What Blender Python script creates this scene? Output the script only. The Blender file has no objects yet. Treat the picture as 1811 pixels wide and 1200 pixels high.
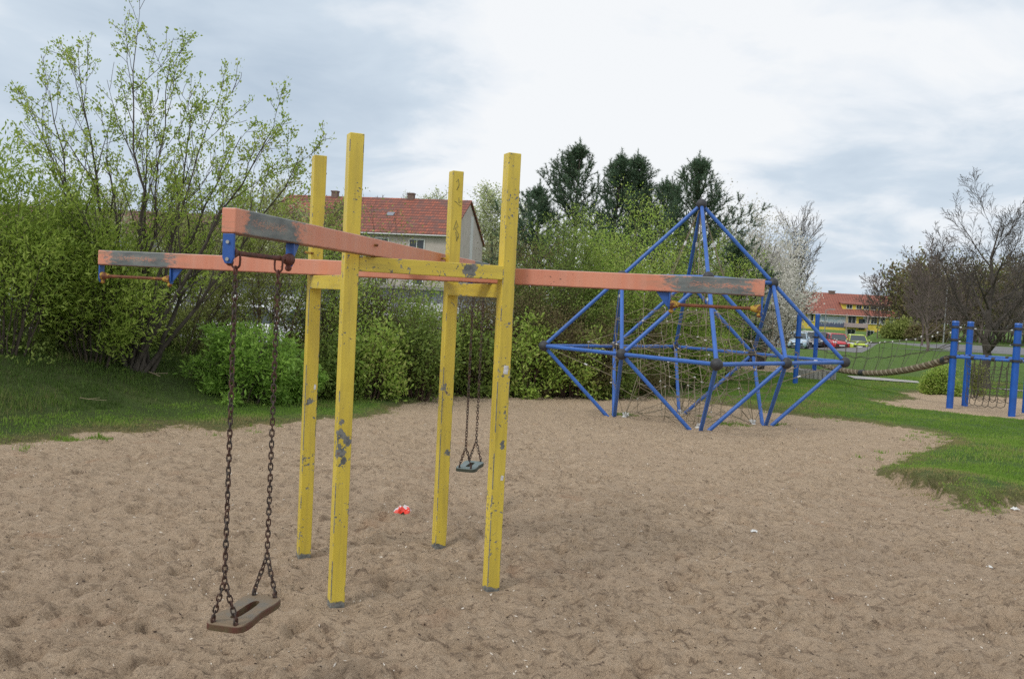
import bpy, math, random
import numpy as np
from mathutils import Vector, Matrix

sc = bpy.context.scene
COL = sc.collection
R = math.radians
rs = np.random.RandomState(7)

# ------------------------------------------------------------------ camera model
F_PX, PITCH, ROLL, EYE = 1549.07, 0.0458, 0.0509, 1.6
IW, IH = 1811.0, 1200.0

def ray(px, py):
    dx, dy = px - IW / 2, py - IH / 2
    c, s = math.cos(ROLL), math.sin(ROLL)
    X = dx * c + dy * s
    Y = -dx * s + dy * c
    return Vector((X, F_PX * math.cos(PITCH) - Y * math.sin(PITCH), -F_PX * math.sin(PITCH) - Y * math.cos(PITCH)))

def at(px, py, Y):
    """world point seen at a pixel of the photo, at forward distance Y"""
    d = ray(px, py)
    return Vector((0, 0, EYE)) + d * (Y / d.y)

def smooth(a, b, v):
    t = np.clip((np.asarray(v, float) - a) / (b - a), 0, 1)
    return t * t * (3 - 2 * t)

BUMPS = []   # (x, y, radius, height)

def base_z(x, y):
    x = np.asarray(x, float); y = np.asarray(y, float)
    z = np.where(y < 6, 0.0, np.where(y < 14.4, -(y - 6) * 0.0305, -0.256 - (y - 14.4) * 0.0202))
    z = np.where(y > 80, -1.581 - 1.2 * smooth(112, 165, y), z)
    z = z + (np.maximum(z, -.75) - z) * smooth(.395, .425, x / np.maximum(y, 1.0)) * smooth(45, 62, y)
    s = (x + 4.9) * -0.924 + (y - 8.4) * 0.381
    m = 0.70 * smooth(0.2, 3.2, s) * (1 - smooth(5.5, 9.5, s)) * (1 - smooth(17, 22, y)) * smooth(2, 6, y)
    z = z + m
    for bx, by, br, bh in BUMPS:
        z = z + bh * np.exp(-((x - bx) ** 2 + (y - by) ** 2) / (br * br))
    return z

def gz(x, y):
    return float(base_z(x, y))

def ground(px, py):
    """where the ray through a pixel meets the ground"""
    d = ray(px, py)
    t0, t = 0.0, 0.0
    o = Vector((0, 0, EYE))
    step = 0.02
    k = 1.0
    while k < 400:
        p = o + d * (k / d.y)
        if p.z < gz(p.x, p.y):
            lo, hi = k / 1.02, k
            for _ in range(25):
                mid = (lo + hi) / 2
                q = o + d * (mid / d.y)
                if q.z < gz(q.x, q.y): hi = mid
                else: lo = mid
            q = o + d * (hi / d.y)
            return q
        k *= 1.02
    return o + d * (400 / d.y)

def foot(px, Y):
    """ground point under a pixel column at distance Y"""
    py = 560
    for _ in range(6):
        p = at(px, py, Y)
        z = gz(p.x, Y)
        py += (p.z - z) * F_PX / Y
    p = at(px, py, Y)
    return Vector((p.x, Y, gz(p.x, Y)))

_m = ground(1440, 662)
BUMPS.append((_m.x, _m.y - 1.2, 2.4, 0.22))
_m = ground(1700, 800)
BUMPS.append((_m.x, _m.y, 1.6, 0.10))

# ------------------------------------------------------------------ noise
def _hash(ix, iy, seed):
    n = (ix.astype(np.int64) * 374761393 + iy.astype(np.int64) * 668265263 + seed * 1442695041) & 0xffffffff
    n = ((n ^ (n >> 13)) * 1274126177) & 0xffffffff
    return ((n ^ (n >> 16)) & 0xffff) / 65535.0

def vnoise(x, y, seed=0):
    ix, iy = np.floor(x), np.floor(y)
    fx, fy = x - ix, y - iy
    fx = fx * fx * (3 - 2 * fx); fy = fy * fy * (3 - 2 * fy)
    ix = ix.astype(np.int64); iy = iy.astype(np.int64)
    a = _hash(ix, iy, seed); b = _hash(ix + 1, iy, seed)
    c = _hash(ix, iy + 1, seed); d = _hash(ix + 1, iy + 1, seed)
    return (a + (b - a) * fx) * (1 - fy) + (c + (d - c) * fx) * fy - 0.5

def fbm(x, y, seed=0, o=4):
    r = 0; amp = 1
    for k in range(o):
        r = r + amp * vnoise(x, y, seed + k * 17)
        x = x * 2.03 + 3.1; y = y * 2.03 + 1.7; amp *= 0.5
    return r

# ------------------------------------------------------------------ mesh helpers
def nmesh(name, V, F, mats, parent=None, smooth_=False, attr=None, midx=None, loc=None):
    """numpy verts (N,3) and faces (M,K) -> object"""
    V = np.asarray(V, np.float32); F = np.asarray(F, np.int32)
    me = bpy.data.meshes.new(name)
    me.vertices.add(len(V)); me.vertices.foreach_set('co', V.ravel())
    k = F.shape[1]
    me.loops.add(F.size); me.loops.foreach_set('vertex_index', F.ravel())
    me.polygons.add(len(F))
    me.polygons.foreach_set('loop_start', np.arange(0, F.size, k, dtype=np.int32))
    me.polygons.foreach_set('loop_total', np.full(len(F), k, np.int32))
    if midx is not None: me.polygons.foreach_set('material_index', np.asarray(midx, np.int32))
    me.polygons.foreach_set('use_smooth', np.full(len(F), smooth_, bool))
    me.update(calc_edges=True)
    if attr:
        for an, av in attr.items():
            a = me.attributes.new(an, 'FLOAT', 'POINT'); a.data.foreach_set('value', np.asarray(av, np.float32))
    for m in (mats if isinstance(mats, (list, tuple)) else [mats]): me.materials.append(m)
    o = bpy.data.objects.new(name, me); COL.objects.link(o)
    if parent: o.parent = parent
    if loc is not None: o.location = loc
    return o

class MB:
    """collects polygons, then makes ONE mesh object"""
    def __init__(s): s.v = []; s.f = []; s.mi = []; s.sm = []
    def add(s, vs, fs, mi=0, sm=False):
        b = len(s.v); s.v += [tuple(v) for v in vs]
        for f in fs: s.f.append([b + i for i in f]); s.mi.append(mi); s.sm.append(sm)
        return s
    def box(s, c, size, rot=None, mi=0):
        hx, hy, hz = size[0] / 2, size[1] / 2, size[2] / 2
        M = rot if rot is not None else Matrix.Identity(3)
        c = Vector(c)
        vs = [c + M @ Vector((x * hx, y * hy, z * hz)) for x in (-1, 1) for y in (-1, 1) for z in (-1, 1)]
        return s.add(vs, [(0, 1, 3, 2), (4, 6, 7, 5), (0, 4, 5, 1), (2, 3, 7, 6), (0, 2, 6, 4), (1, 5, 7, 3)], mi)
    def cyl(s, a, b, r0, r1=None, n=12, mi=0, caps=True, sm=True):
        if r1 is None: r1 = r0
        a = Vector(a); b = Vector(b); d = (b - a).normalized()
        u = d.orthogonal().normalized(); w = d.cross(u)
        vs = []
        for p, r in ((a, r0), (b, r1)):
            for i in range(n):
                t = 2 * math.pi * i / n
                vs.append(p + (u * math.cos(t) + w * math.sin(t)) * r)
        s.add(vs, [(i, (i + 1) % n, n + (i + 1) % n, n + i) for i in range(n)], mi, sm)
        if caps:
            s.add(vs, [tuple(range(n - 1, -1, -1)), tuple(range(n, 2 * n))], mi, False)
        return s
    def tube(s, pts, r, n=6, mi=0, closed=False):
        pts = [Vector(p) for p in pts]; m = len(pts)
        vs = []; u = None
        for i, p in enumerate(pts):
            a = pts[(i - 1) % m] if closed or i > 0 else p
            b = pts[(i + 1) % m] if closed or i < m - 1 else p
            d = (b - a).normalized()
            if u is None: u = d.orthogonal().normalized()
            u = (u - d * u.dot(d)).normalized(); w = d.cross(u)
            rr = r[i] if isinstance(r, (list, tuple)) else r
            for k in range(n):
                t = 2 * math.pi * k / n
                vs.append(p + (u * math.cos(t) + w * math.sin(t)) * rr)
        fs = []
        for i in range(m if closed else m - 1):
            j = (i + 1) % m
            for k in range(n):
                fs.append((i * n + k, i * n + (k + 1) % n, j * n + (k + 1) % n, j * n + k))
        s.add(vs, fs, mi, True)
        if not closed: s.add(vs, [tuple(range(n - 1, -1, -1)), tuple(range((m - 1) * n, m * n))], mi)
        return s
    def ball(s, c, r, n=16, m=10, mi=0, sz=1.0):
        c = Vector(c); vs = [c + Vector((0, 0, r * sz))]
        for i in range(1, m):
            a = math.pi * i / m
            for k in range(n):
                t = 2 * math.pi * k / n
                vs.append(c + Vector((math.sin(a) * math.cos(t) * r, math.sin(a) * math.sin(t) * r, math.cos(a) * r * sz)))
        vs.append(c - Vector((0, 0, r * sz)))
        fs = [(0, 1 + k, 1 + (k + 1) % n) for k in range(n)]
        for i in range(m - 2):
            for k in range(n):
                a = 1 + i * n + k; b = 1 + i * n + (k + 1) % n
                fs.append((a, a + n, b + n, b))
        L = len(vs) - 1; o = 1 + (m - 2) * n
        fs += [(L, o + (k + 1) % n, o + k) for k in range(n)]
        return s.add(vs, fs, mi, True)
    def prism(s, poly, vec, mi=0):
        vec = Vector(vec); n = len(poly); P = [Vector(p) for p in poly]
        vs = P + [p + vec for p in P]
        return s.add(vs, [tuple(range(n - 1, -1, -1)), tuple(range(n, 2 * n))] + [(i, (i + 1) % n, n + (i + 1) % n, n + i) for i in range(n)], mi)
    def build(s, name, mats, parent=None, bevel=0, loc=None, seg=2):
        me = bpy.data.meshes.new(name); me.from_pydata(s.v, [], s.f); me.update()
        me.polygons.foreach_set('material_index', s.mi); me.polygons.foreach_set('use_smooth', s.sm)
        for m in (mats if isinstance(mats, (list, tuple)) else [mats]): me.materials.append(m)
        o = bpy.data.objects.new(name, me); COL.objects.link(o)
        if parent: o.parent = parent
        if loc is not None: o.location = loc
        if bevel:
            b = o.modifiers.new('bevel', 'BEVEL'); b.width = bevel; b.segments = seg; b.limit_method = 'ANGLE'; b.harden_normals = False
        return o

def tag(o, label=None, cat=None, group=None, kind=None):
    if label: o['label'] = label
    if cat: o['category'] = cat
    if group: o['group'] = group
    if kind: o['kind'] = kind
    return o

def empty(name, loc, rz=0, label=None, cat=None, group=None):
    o = bpy.data.objects.new(name, None); COL.objects.link(o); o.empty_display_size = .1
    o.location = loc; o.rotation_euler = (0, 0, rz)
    return tag(o, label, cat, group)

def copy_tree(root, loc=None, rz=None, label=None):
    c = root.copy(); COL.objects.link(c)
    if loc is not None: c.location = loc
    if rz is not None: c.rotation_euler = (0, 0, rz)
    if label: c['label'] = label
    def rec(a, b):
        for ch in list(a.children):
            d = ch.copy(); COL.objects.link(d); d.parent = b
            rec(ch, d)
    rec(root, c)
    return c

# ------------------------------------------------------------------ materials
class NT:
    def __init__(s, name):
        s.m = bpy.data.materials.new(name); s.m.use_nodes = True
        s.t = s.m.node_tree; s.n = s.t.nodes; s.l = s.t.links
        s.b = s.n['Principled BSDF']; s.out = s.n['Material Output']
    def new(s, typ, **kw):
        n = s.n.new(typ)
        for k, v in kw.items():
            if k.startswith('_'): setattr(n, k[1:], v)
        return n
    def link(s, a, b): s.l.new(a, b); return s
    def set(s, node, key, v):
        if hasattr(v, 'is_linked') or hasattr(v, 'links'): s.l.new(v, node.inputs[key])
        else: node.inputs[key].default_value = v
    def coord(s, kind='Object', scale=None, loc=None):
        tc = s.new('ShaderNodeTexCoord').outputs[kind]
        if scale is not None:
            mp = s.new('ShaderNodeMapping'); s.l.new(tc, mp.inputs[0]); mp.inputs['Scale'].default_value = scale
            if loc: mp.inputs['Location'].default_value = loc
            return mp.outputs[0]
        return tc
    def noise(s, vec, scale, detail=4, rough=.55, dist=0, col=False):
        n = s.new('ShaderNodeTexNoise'); s.l.new(vec, n.inputs['Vector'])
        n.inputs['Scale'].default_value = scale; n.inputs['Detail'].default_value = detail
        n.inputs['Roughness'].default_value = rough; n.inputs['Distortion'].default_value = dist
        return n.outputs['Color' if col else 'Fac']
    def ramp(s, fac, stops, interp='LINEAR'):
        r = s.new('ShaderNodeValToRGB'); s.l.new(fac, r.inputs[0]); r.color_ramp.interpolation = interp
        el = r.color_ramp.elements
        while len(el) < len(stops): el.new(0.5)
        for e, (p, c) in zip(el, stops):
            e.position = p; e.color = (c, c, c, 1) if not isinstance(c, (tuple, list)) else (*c, 1)
        return r.outputs[0]
    def mix(s, fac, a, b, mode='MIX'):
        n = s.new('ShaderNodeMix', _data_type='RGBA', _blend_type=mode)
        for k, v in ((0, fac), (6, a), (7, b)):
            if isinstance(v, (tuple, list)): v = (*v, 1) if len(v) == 3 else v
            if hasattr(v, 'links'): s.l.new(v, n.inputs[k])
            else: n.inputs[k].default_value = v
        return n.outputs[2]
    def math(s, op, a, b=0.0, c=None):
        n = s.new('ShaderNodeMath', _operation=op)
        for k, v in enumerate((a, b) if c is None else (a, b, c)):
            if hasattr(v, 'links'): s.l.new(v, n.inputs[k])
            else: n.inputs[k].default_value = v
        return n.outputs[0]
    def sep(s, vec):
        n = s.new('ShaderNodeSeparateXYZ'); s.l.new(vec, n.inputs[0]); return n.outputs
    def attr(s, name):
        n = s.new('ShaderNodeAttribute'); n.attribute_name = name; return n.outputs['Fac']
    def bump(s, h, strength=.3, dist=.01):
        n = s.new('ShaderNodeBump'); n.inputs['Strength'].default_value = strength; n.inputs['Distance'].default_value = dist
        s.l.new(h, n.inputs['Height']); s.l.new(n.outputs[0], s.b.inputs['Normal']); return s
    def col(s, c):
        if hasattr(c, 'links'): s.l.new(c, s.b.inputs['Base Color'])
        else: s.b.inputs['Base Color'].default_value = (*c, 1)
        return s
    def rough(s, v):
        if hasattr(v, 'links'): s.l.new(v, s.b.inputs['Roughness'])
        else: s.b.inputs['Roughness'].default_value = v
        return s

def simple(name, c, rough=.7, var=.15, scale=8, metal=0, bump=0):
    m = NT(name); v = m.coord()
    n = m.noise(v, scale, 4)
    f = m.ramp(n, [(.3, 0), (.7, 1)])
    m.col(m.mix(f, tuple(x * (1 - var) for x in c), tuple(min(1, x * (1 + var)) for x in c))).rough(rough)
    m.b.inputs['Metallic'].default_value = metal
    if bump: m.bump(m.noise(v, scale * 4, 5), bump, .01)
    return m.m

def leafmat(name, c1, c2, trans=.35, rough=.55, c3=None):
    m = NT(name)
    a = m.attr('v')
    if c3 is None: c = m.mix(a, c1, c2)
    else: c = m.ramp(a, [(0, c1), (.5, c2), (1, c3)])
    m.col(c).rough(rough); m.b.inputs['Specular IOR Level'].default_value = .25
    tr = m.new('ShaderNodeBsdfTranslucent'); m.l.new(c, tr.inputs[0])
    mx = m.new('ShaderNodeMixShader'); mx.inputs[0].default_value = trans
    m.l.new(m.b.outputs[0], mx.inputs[1]); m.l.new(tr.outputs[0], mx.inputs[2]); m.l.new(mx.outputs[0], m.out.inputs[0])
    return m.m

def barkmat(name, c, sc_=6):
    m = NT(name); v = m.coord('Object', (1, 1, .3))
    n = m.noise(v, sc_ * 4, 5)
    m.col(m.ramp(n, [(.3, tuple(x * .6 for x in c)), (.7, tuple(x * 1.35 for x in c))])).rough(.9)
    m.bump(n, .5, .01)
    return m.m

def paint_yellow(name, hw, chip=None, seed=0.0, axis=2):
    """chipped yellow enamel over grey steel; object space, the bar runs along `axis`"""
    m = NT(name); v = m.coord('Object', (1, 1, 1), (seed, seed * .7, seed * 1.3)); raw = m.coord()
    base = m.ramp(m.noise(v, 3, 4), [(.3, (.57, .435, .05)), (.7, (.68, .535, .075))])
    stv = m.coord('Object', tuple(1.0 if i == axis else 14.0 for i in range(3)), (seed, seed, seed))
    dirt = m.ramp(m.noise(stv, 2.6, 5, .6), [(.46, 0), (.75, .5)])
    base = m.mix(dirt, base, (.30, .235, .07))
    # small chips
    n1 = m.noise(v, 58, 3, .6); n2 = m.noise(v, 5.5, 3)
    th = m.math('ADD', n1, m.math('MULTIPLY', n2, .60))
    chips = m.ramp(m.math('SUBTRACT', th, .2), [(.775, 0), (.79, 1)])
    # big flakes
    n3 = m.noise(v, 15, 6, .7)
    th2 = m.math('ADD', n3, m.math('MULTIPLY', m.noise(v, 1.9, 2), .55))
    flakes = m.ramp(th2, [(.955, 0), (.965, 1)])
    mask = m.math('MAXIMUM', chips, flakes)
    x, y, z = m.sep(raw)
    ax = [x, y, z]; oth = [ax[i] for i in range(3) if i != axis]
    # worn seam along the edges
    e0 = m.math('GREATER_THAN', m.math('ABSOLUTE', oth[0]), hw - .0046)
    e1 = m.math('GREATER_THAN', m.math('ABSOLUTE', oth[1]), hw - .0046)
    edge = m.math('MULTIPLY', e0, e1)
    ev = m.coord('Object', tuple(5.0 if i == axis else .4 for i in range(3)), (seed * 3, seed, seed * 2))
    en0 = m.noise(ev, 1.1, 6, .65)
    if axis == 2:
        lower = m.math('MULTIPLY', m.math('LESS_THAN', oth[0], 0.0), m.math('LESS_THAN', z, 1.15))
        en0 = m.math('ADD', en0, m.math('MULTIPLY', lower, .10))
    en = m.ramp(en0, [(.555, 0), (.585, .9)])
    edge = m.math('MULTIPLY', edge, en)
    mask = m.math('MAXIMUM', mask, edge)
    for chip in (chip or ()):
        vd = m.new('ShaderNodeVectorMath', _operation='DISTANCE'); m.l.new(raw, vd.inputs[0]); vd.inputs[1].default_value = chip[:3]
        d = m.math('ADD', vd.outputs['Value'], m.math('MULTIPLY', m.math('SUBTRACT', m.noise(v, 34, 4, .7), .5), .12))
        mask = m.math('MAXIMUM', mask, m.ramp(m.math('DIVIDE', d, chip[3]), [(.93, 1), (1, 0)]))
    if axis == 2:   # bare steel collar just above the sand
        zz = m.math('ADD', m.math('ADD', z, .024), m.math('MULTIPLY', m.math('SUBTRACT', m.noise(v, 16, 4), .5), .09))
        mask = m.math('MAXIMUM', mask, m.ramp(zz, [(.030, 1), (.034, 0)]))
    steel = m.ramp(m.noise(v, 30, 3), [(.35, (.09, .095, .095)), (.6, (.20, .21, .20)), (.75, (.16, .08, .045))])
    m.col(m.mix(mask, base, steel))
    m.rough(m.math('ADD', m.math('MULTIPLY', mask, .25), .42))
    m.bump(m.math('SUBTRACT', 1.0, mask), .35, .002)
    return m.m

def paint_orange(name, seed):
    m = NT(name); raw = m.coord(); v = m.coord('Object', (1, 1, 1), (seed, seed, seed))
    x, y, z = m.sep(raw)
    base = m.ramp(m.noise(v, 2.2, 3), [(.35, (.57, .215, .135)), (.7, (.65, .265, .165))])
    fade = m.ramp(m.noise(m.coord('Object', (12, 1, 1), (seed, 0, 0)), 1.2, 5, .6), [(.4, 0), (.7, .35)])
    base = m.mix(fade, base, (.60, .36, .28))
    ax = m.math('ABSOLUTE', x)
    n = m.math('ADD', m.math('MULTIPLY', m.math('SUBTRACT', m.noise(m.coord('Object', (.8, 1, 2.2), (seed, 0, 0)), 22, 7, .8), .5), .42), m.math('MULTIPLY', m.math('SUBTRACT', m.noise(v, 5, 3), .5), .22))
    axn = m.math('ADD', ax, n)
    w1 = m.ramp(axn, [(.0, 0), (1, 0)])
    worn = m.math('MULTIPLY', m.ramp(m.math('SUBTRACT', axn, 1.0), [(.46, 0), (.52, 1)]), m.ramp(m.math('SUBTRACT', axn, 1.0), [(.885, 1), (.93, 0)]))
    # a band of paint left over in the middle of the worn part, rows of broken marks
    rem = m.noise(m.coord('Object', (1.0, 1, 2.4), (seed * 2, 0, seed)), 80, 5, .75)
    zc = m.math('ABSOLUTE', m.math('SUBTRACT', z, .047))
    rem = m.math('ADD', rem, m.math('MULTIPLY', m.math('SUBTRACT', .022, zc), 7.0))
    xin = m.ramp(m.math('SUBTRACT', ax, 1.0), [(.56, 0), (.62, 1)])
    xin = m.math('MULTIPLY', xin, m.ramp(m.math('SUBTRACT', ax, 1.0), [(.80, 1), (.87, 0)]))
    remm = m.math('MULTIPLY', m.ramp(rem, [(.60, 0), (.64, 1)]), xin)
    worn = m.math('SUBTRACT', worn, m.math('MULTIPLY', remm, .75))
    worn = m.math('MAXIMUM', worn, 0.0)
    # upper edge has gone bare along the beam
    g = m.new('ShaderNodeNewGeometry'); nz = m.sep(g.outputs['Normal'])[2]
    top = m.math('GREATER_THAN', nz, .6)
    topm = m.math('MULTIPLY', top, m.ramp(m.noise(v, 5, 4), [(.3, .6), (.6, 1)]))
    chips = m.ramp(m.math('ADD', m.noise(v, 55, 3, .6), m.math('MULTIPLY', m.noise(v, 4, 3), .34)), [(.855, 0), (.87, 1)])
    zs = m.ramp(m.math('ADD', z, m.math('MULTIPLY', m.noise(v, 30, 4), .012)), [(.0095, 1), (.013, 0)])
    steel = m.ramp(m.noise(m.coord('Object', (3, 1, 10), (seed, 0, 0)), 3, 5), [(.3, (.085, .10, .105)), (.55, (.15, .17, .17)), (.75, (.22, .23, .21))])
    smear = m.math('MULTIPLY', m.ramp(m.math('SUBTRACT', ax, 1.0), [(.30, 0), (.50, .7)]), m.ramp(m.noise(m.coord('Object', (1.2, 1, 6), (seed, 3, 0)), 5, 5, .6), [(.48, 0), (.62, 1)]))
    base = m.mix(smear, base, (.27, .20, .14))
    col = m.mix(worn, base, steel)
    col = m.mix(m.math('MULTIPLY', chips, .8), col, (.13, .07, .05))
    col = m.mix(topm, col, (.34, .33, .31))
    col = m.mix(m.math('MULTIPLY', zs, .7), col, (.12, .035, .02))
    m.col(col).rough(.5)
    m.bump(m.math('SUBTRACT', 1.0, worn), .25, .002)
    return m.m

def rusty(name, paint, amount=.5, rust=((.10, .035, .018), (.22, .075, .03))):
    m = NT(name); v = m.coord()
    r = m.ramp(m.noise(v, 40, 5), [(.3, rust[0]), (.7, rust[1])])
    k = m.ramp(m.noise(v, 26, 5, .7), [(.5 + (amount - .5) * .4 - .03, 1), (.5 + (amount - .5) * .4 + .03, 0)])
    m.col(m.mix(k, paint, r)).rough(.72)
    m.bump(m.noise(v, 90, 4), .3, .003)
    return m.m

def blue_paint(name, c=(.022, .095, .40)):
    m = NT(name); v = m.coord()
    b = m.ramp(m.noise(v, 4, 3), [(.3, tuple(x * .85 for x in c)), (.7, tuple(x * 1.15 for x in c))])
    ch = m.ramp(m.noise(v, 34, 4, .65), [(.70, 0), (.715, 1)])
    m.col(m.mix(m.math('MULTIPLY', ch, .6), b, (.16, .17, .19))).rough(.42)
    return m.m

M = {}
M['blue'] = blue_paint('blue_enamel', (.036, .125, .43))
M['blue_post'] = blue_paint('blue_powder_coat', (.014, .095, .42))
M['bracket_blue'] = blue_paint('bracket_blue_enamel', (.018, .085, .33))
M['rubber'] = simple('dark_rubber', (.035, .037, .042), .6, .3, 20)
M['rust_red'] = rusty('red_brown_rust', (.11, .03, .022), .55, ((.045, .018, .014), (.13, .045, .03)))
M['rust_yellow'] = rusty('yellow_paint_with_rust', (.45, .29, .04), .53)
M['rust_bar'] = rusty('mostly_rusted_bar', (.42, .24, .03), .85)
M['bolt'] = simple('galvanised_bolt', (.35, .36, .36), .45, .2, 30, .6)
M['chain'] = rusty('rusty_chain', (.055, .042, .036), .5, ((.035, .018, .013), (.11, .05, .032)))
M['seat_brown'] = None
M['rope'] = simple('beige_rope', (.23, .195, .135), .9, .35, 60)
M['rope_brown'] = simple('brown_rope_strand', (.13, .10, .06), .9, .3, 60)
M['rope_dark'] = simple('dark_rope', (.085, .075, .06), .9, .3, 40)
M['clamp'] = simple('white_clamp', (.62, .63, .62), .45, .1, 20)
M['white'] = simple('weathered_white', (.68, .69, .68), .6, .08, 10)
M['sticker'] = simple('torn_sticker', (.60, .60, .62), .6, .25, 60)
M['scribble'] = simple('marker_scribble', (.11, .13, .10), .6, .3, 60)
M['asphalt'] = simple('asphalt', (.17, .17, .175), .9, .15, 3)
M['path'] = simple('pale_concrete_path', (.36, .35, .33), .9, .15, 3)
M['concrete'] = simple('rough_concrete', (.33, .32, .30), .9, .25, 9, bump=.3)
M['glass'] = NT('window_glass').col((.035, .045, .055)).rough(.12).m
M['car_glass'] = NT('car_glass').col((.05, .065, .075)).rough(.08).m
M['tyre'] = simple('tyre_rubber', (.022, .022, .024), .85, .2, 20)
M['rim'] = simple('wheel_rim', (.42, .43, .44), .35, .1, 20, .7)
M['lamp'] = NT('headlamp_lens').col((.62, .65, .68)).rough(.15).m
M['black_plastic'] = simple('black_plastic', (.02, .02, .022), .5, .2, 20)

def seat_mat(name, top, side):
    m = NT(name); v = m.coord()
    g = m.new('ShaderNodeNewGeometry'); nz = m.sep(g.outputs['Normal'])[2]
    f = m.ramp(nz, [(.55, 0), (.75, 1)])
    t = m.mix(m.ramp(m.noise(v, 9, 5, .6), [(.38, 0), (.62, 1)]), top[0], top[1])
    x, y, z = m.sep(v)
    wear = m.ramp(m.math('ADD', m.math('ABSOLUTE', x), m.math('MULTIPLY', m.noise(v, 14, 4), .10)), [(.12, 0), (.2, 1)])
    t = m.mix(wear, t, top[1])
    s_ = m.mix(m.ramp(m.noise(v, 25, 4), [(.4, 0), (.65, 1)]), side[0], side[1])
    m.col(m.mix(f, s_, t)).rough(.7); m.bump(m.noise(v, 70, 4), .3, .003)
    return m.m
M['seat_a'] = seat_mat('worn_brown_rubber', ((.105, .115, .11), (.185, .135, .085)), ((.10, .035, .022), (.10, .075, .035)))
M['seat_b'] = seat_mat('worn_green_grey_rubber', ((.16, .20, .205), (.14, .185, .18)), ((.04, .05, .035), (.06, .065, .045)))

# ------------------------------------------------------------------ world, sun, camera
w = bpy.data.worlds.new('World'); sc.world = w; w.use_nodes = True
wt = w.node_tree; wn = wt.nodes; wl = wt.links
bg = wn['Background']; bg.inputs['Strength'].default_value = .1
SUN_EL, SUN_AZ = R(48), R(35)
sky = wn.new('ShaderNodeTexSky'); sky.sky_type = 'NISHITA'; sky.sun_disc = False
sky.sun_elevation = SUN_EL; sky.sun_rotation = SUN_AZ; sky.dust_density = 2.5
def WM(op, a, b=0.0, c=None):
    n = wn.new('ShaderNodeMath'); n.operation = op
    for k, v in enumerate((a, b) if c is None else (a, b, c)):
        if hasattr(v, 'links'): wl.new(v, n.inputs[k])
        else: n.inputs[k].default_value = v
    return n.outputs[0]
def WR(f, stops):
    r = wn.new('ShaderNodeValToRGB'); wl.new(f, r.inputs[0]); el = r.color_ramp.elements
    while len(el) < len(stops): el.new(.5)
    for e, (p, c) in zip(el, stops):
        e.position = p; e.color = (c, c, c, 1) if not isinstance(c, tuple) else (*c, 1)
    return r.outputs[0]
def WX(f, a, b):
    n = wn.new('ShaderNodeMix'); n.data_type = 'RGBA'
    for k, v in ((0, f), (6, a), (7, b)):
        if isinstance(v, tuple): v = (*v, 1)
        if hasattr(v, 'links'): wl.new(v, n.inputs[k])
        else: n.inputs[k].default_value = v
    return n.outputs[2]
tcw = wn.new('ShaderNodeTexCoord').outputs['Generated']
sx = wn.new('ShaderNodeSeparateXYZ'); wl.new(tcw, sx.inputs[0])
X_, Y_, Z_ = sx.outputs
zz = WM('ADD', WM('MAXIMUM', Z_, 0.0), .22)
cb = wn.new('ShaderNodeCombineXYZ'); wl.new(WM('DIVIDE', X_, zz), cb.inputs[0]); wl.new(WM('DIVIDE', Y_, zz), cb.inputs[1])
def WN(vec, scale, det=5, rough=.5, dist=.0, off=(0, 0, 0)):
    mp = wn.new('ShaderNodeMapping'); wl.new(vec, mp.inputs[0]); mp.inputs['Location'].default_value = off
    n = wn.new('ShaderNodeTexNoise'); wl.new(mp.outputs[0], n.inputs['Vector']); n.inputs['Scale'].default_value = scale
    n.inputs['Detail'].default_value = det; n.inputs['Roughness'].default_value = rough; n.inputs['Distortion'].default_value = dist
    return n.outputs['Fac']
cl = WN(cb.outputs[0], .9, 6, .5, .3, (3.1, 1.2, 0))
cl2 = WN(cb.outputs[0], 2.6, 6, .55, .4, (7.3, 2.2, 0))
def wdot(px, py, c0, c1):
    """1 near a direction of the sky, 0 away from it: where a bank of cloud sits"""
    d = ray(px, py).normalized()
    n = wn.new('ShaderNodeVectorMath'); n.operation = 'DOT_PRODUCT'; wl.new(tcw, n.inputs[0]); n.inputs[1].default_value = d
    mr = wn.new('ShaderNodeMapRange'); mr.interpolation_type = 'SMOOTHSTEP'; wl.new(n.outputs['Value'], mr.inputs[0])
    mr.inputs[1].default_value = math.cos(R(c0)); mr.inputs[2].default_value = math.cos(R(c1)); mr.inputs[3].default_value = 0; mr.inputs[4].default_value = 1
    return mr.outputs[0]
dark = WM('ADD', WM('MULTIPLY', wdot(400, 110, 20, 2), .47), WM('MULTIPLY', wdot(640, 290, 9, 1), .14))
dark = WM('ADD', dark, WM('MULTIPLY', wdot(1650, 470, 15, 1), .28))
dark = WM('ADD', dark, WM('MULTIPLY', wdot(60, 160, 12, 2), -.12))
dark = WM('ADD', dark, WM('MULTIPLY', wdot(1050, 130, 20, 3), -.10))
dens = WM('ADD', dark, WM('MULTIPLY', WM('SUBTRACT', cl, .5), 1.1))
dens = WM('ADD', dens, WM('MULTIPLY', WM('SUBTRACT', cl2, .5), 1.05))
dens = WM('ADD', dens, .035)
ccol = WR(dens, [(-.0, (.85, .87, .89)), (.13, (.78, .82, .865)), (.34, (.58, .665, .755)), (.70, (.45, .54, .645))])
sc10 = wn.new('ShaderNodeMix'); sc10.data_type = 'RGBA'; sc10.blend_type = 'MULTIPLY'; sc10.inputs[0].default_value = 1
wl.new(ccol, sc10.inputs[6]); sc10.inputs[7].default_value = (10, 10, 10, 1)
wl.new(WX(.965, sky.outputs[0], sc10.outputs[2]), bg.inputs['Color'])

sun = bpy.data.lights.new('sun', 'SUN'); sun.energy = 1.35; sun.angle = R(14); sun.color = (1, .96, .90)
so = bpy.data.objects.new('sun', sun); COL.objects.link(so)
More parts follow.
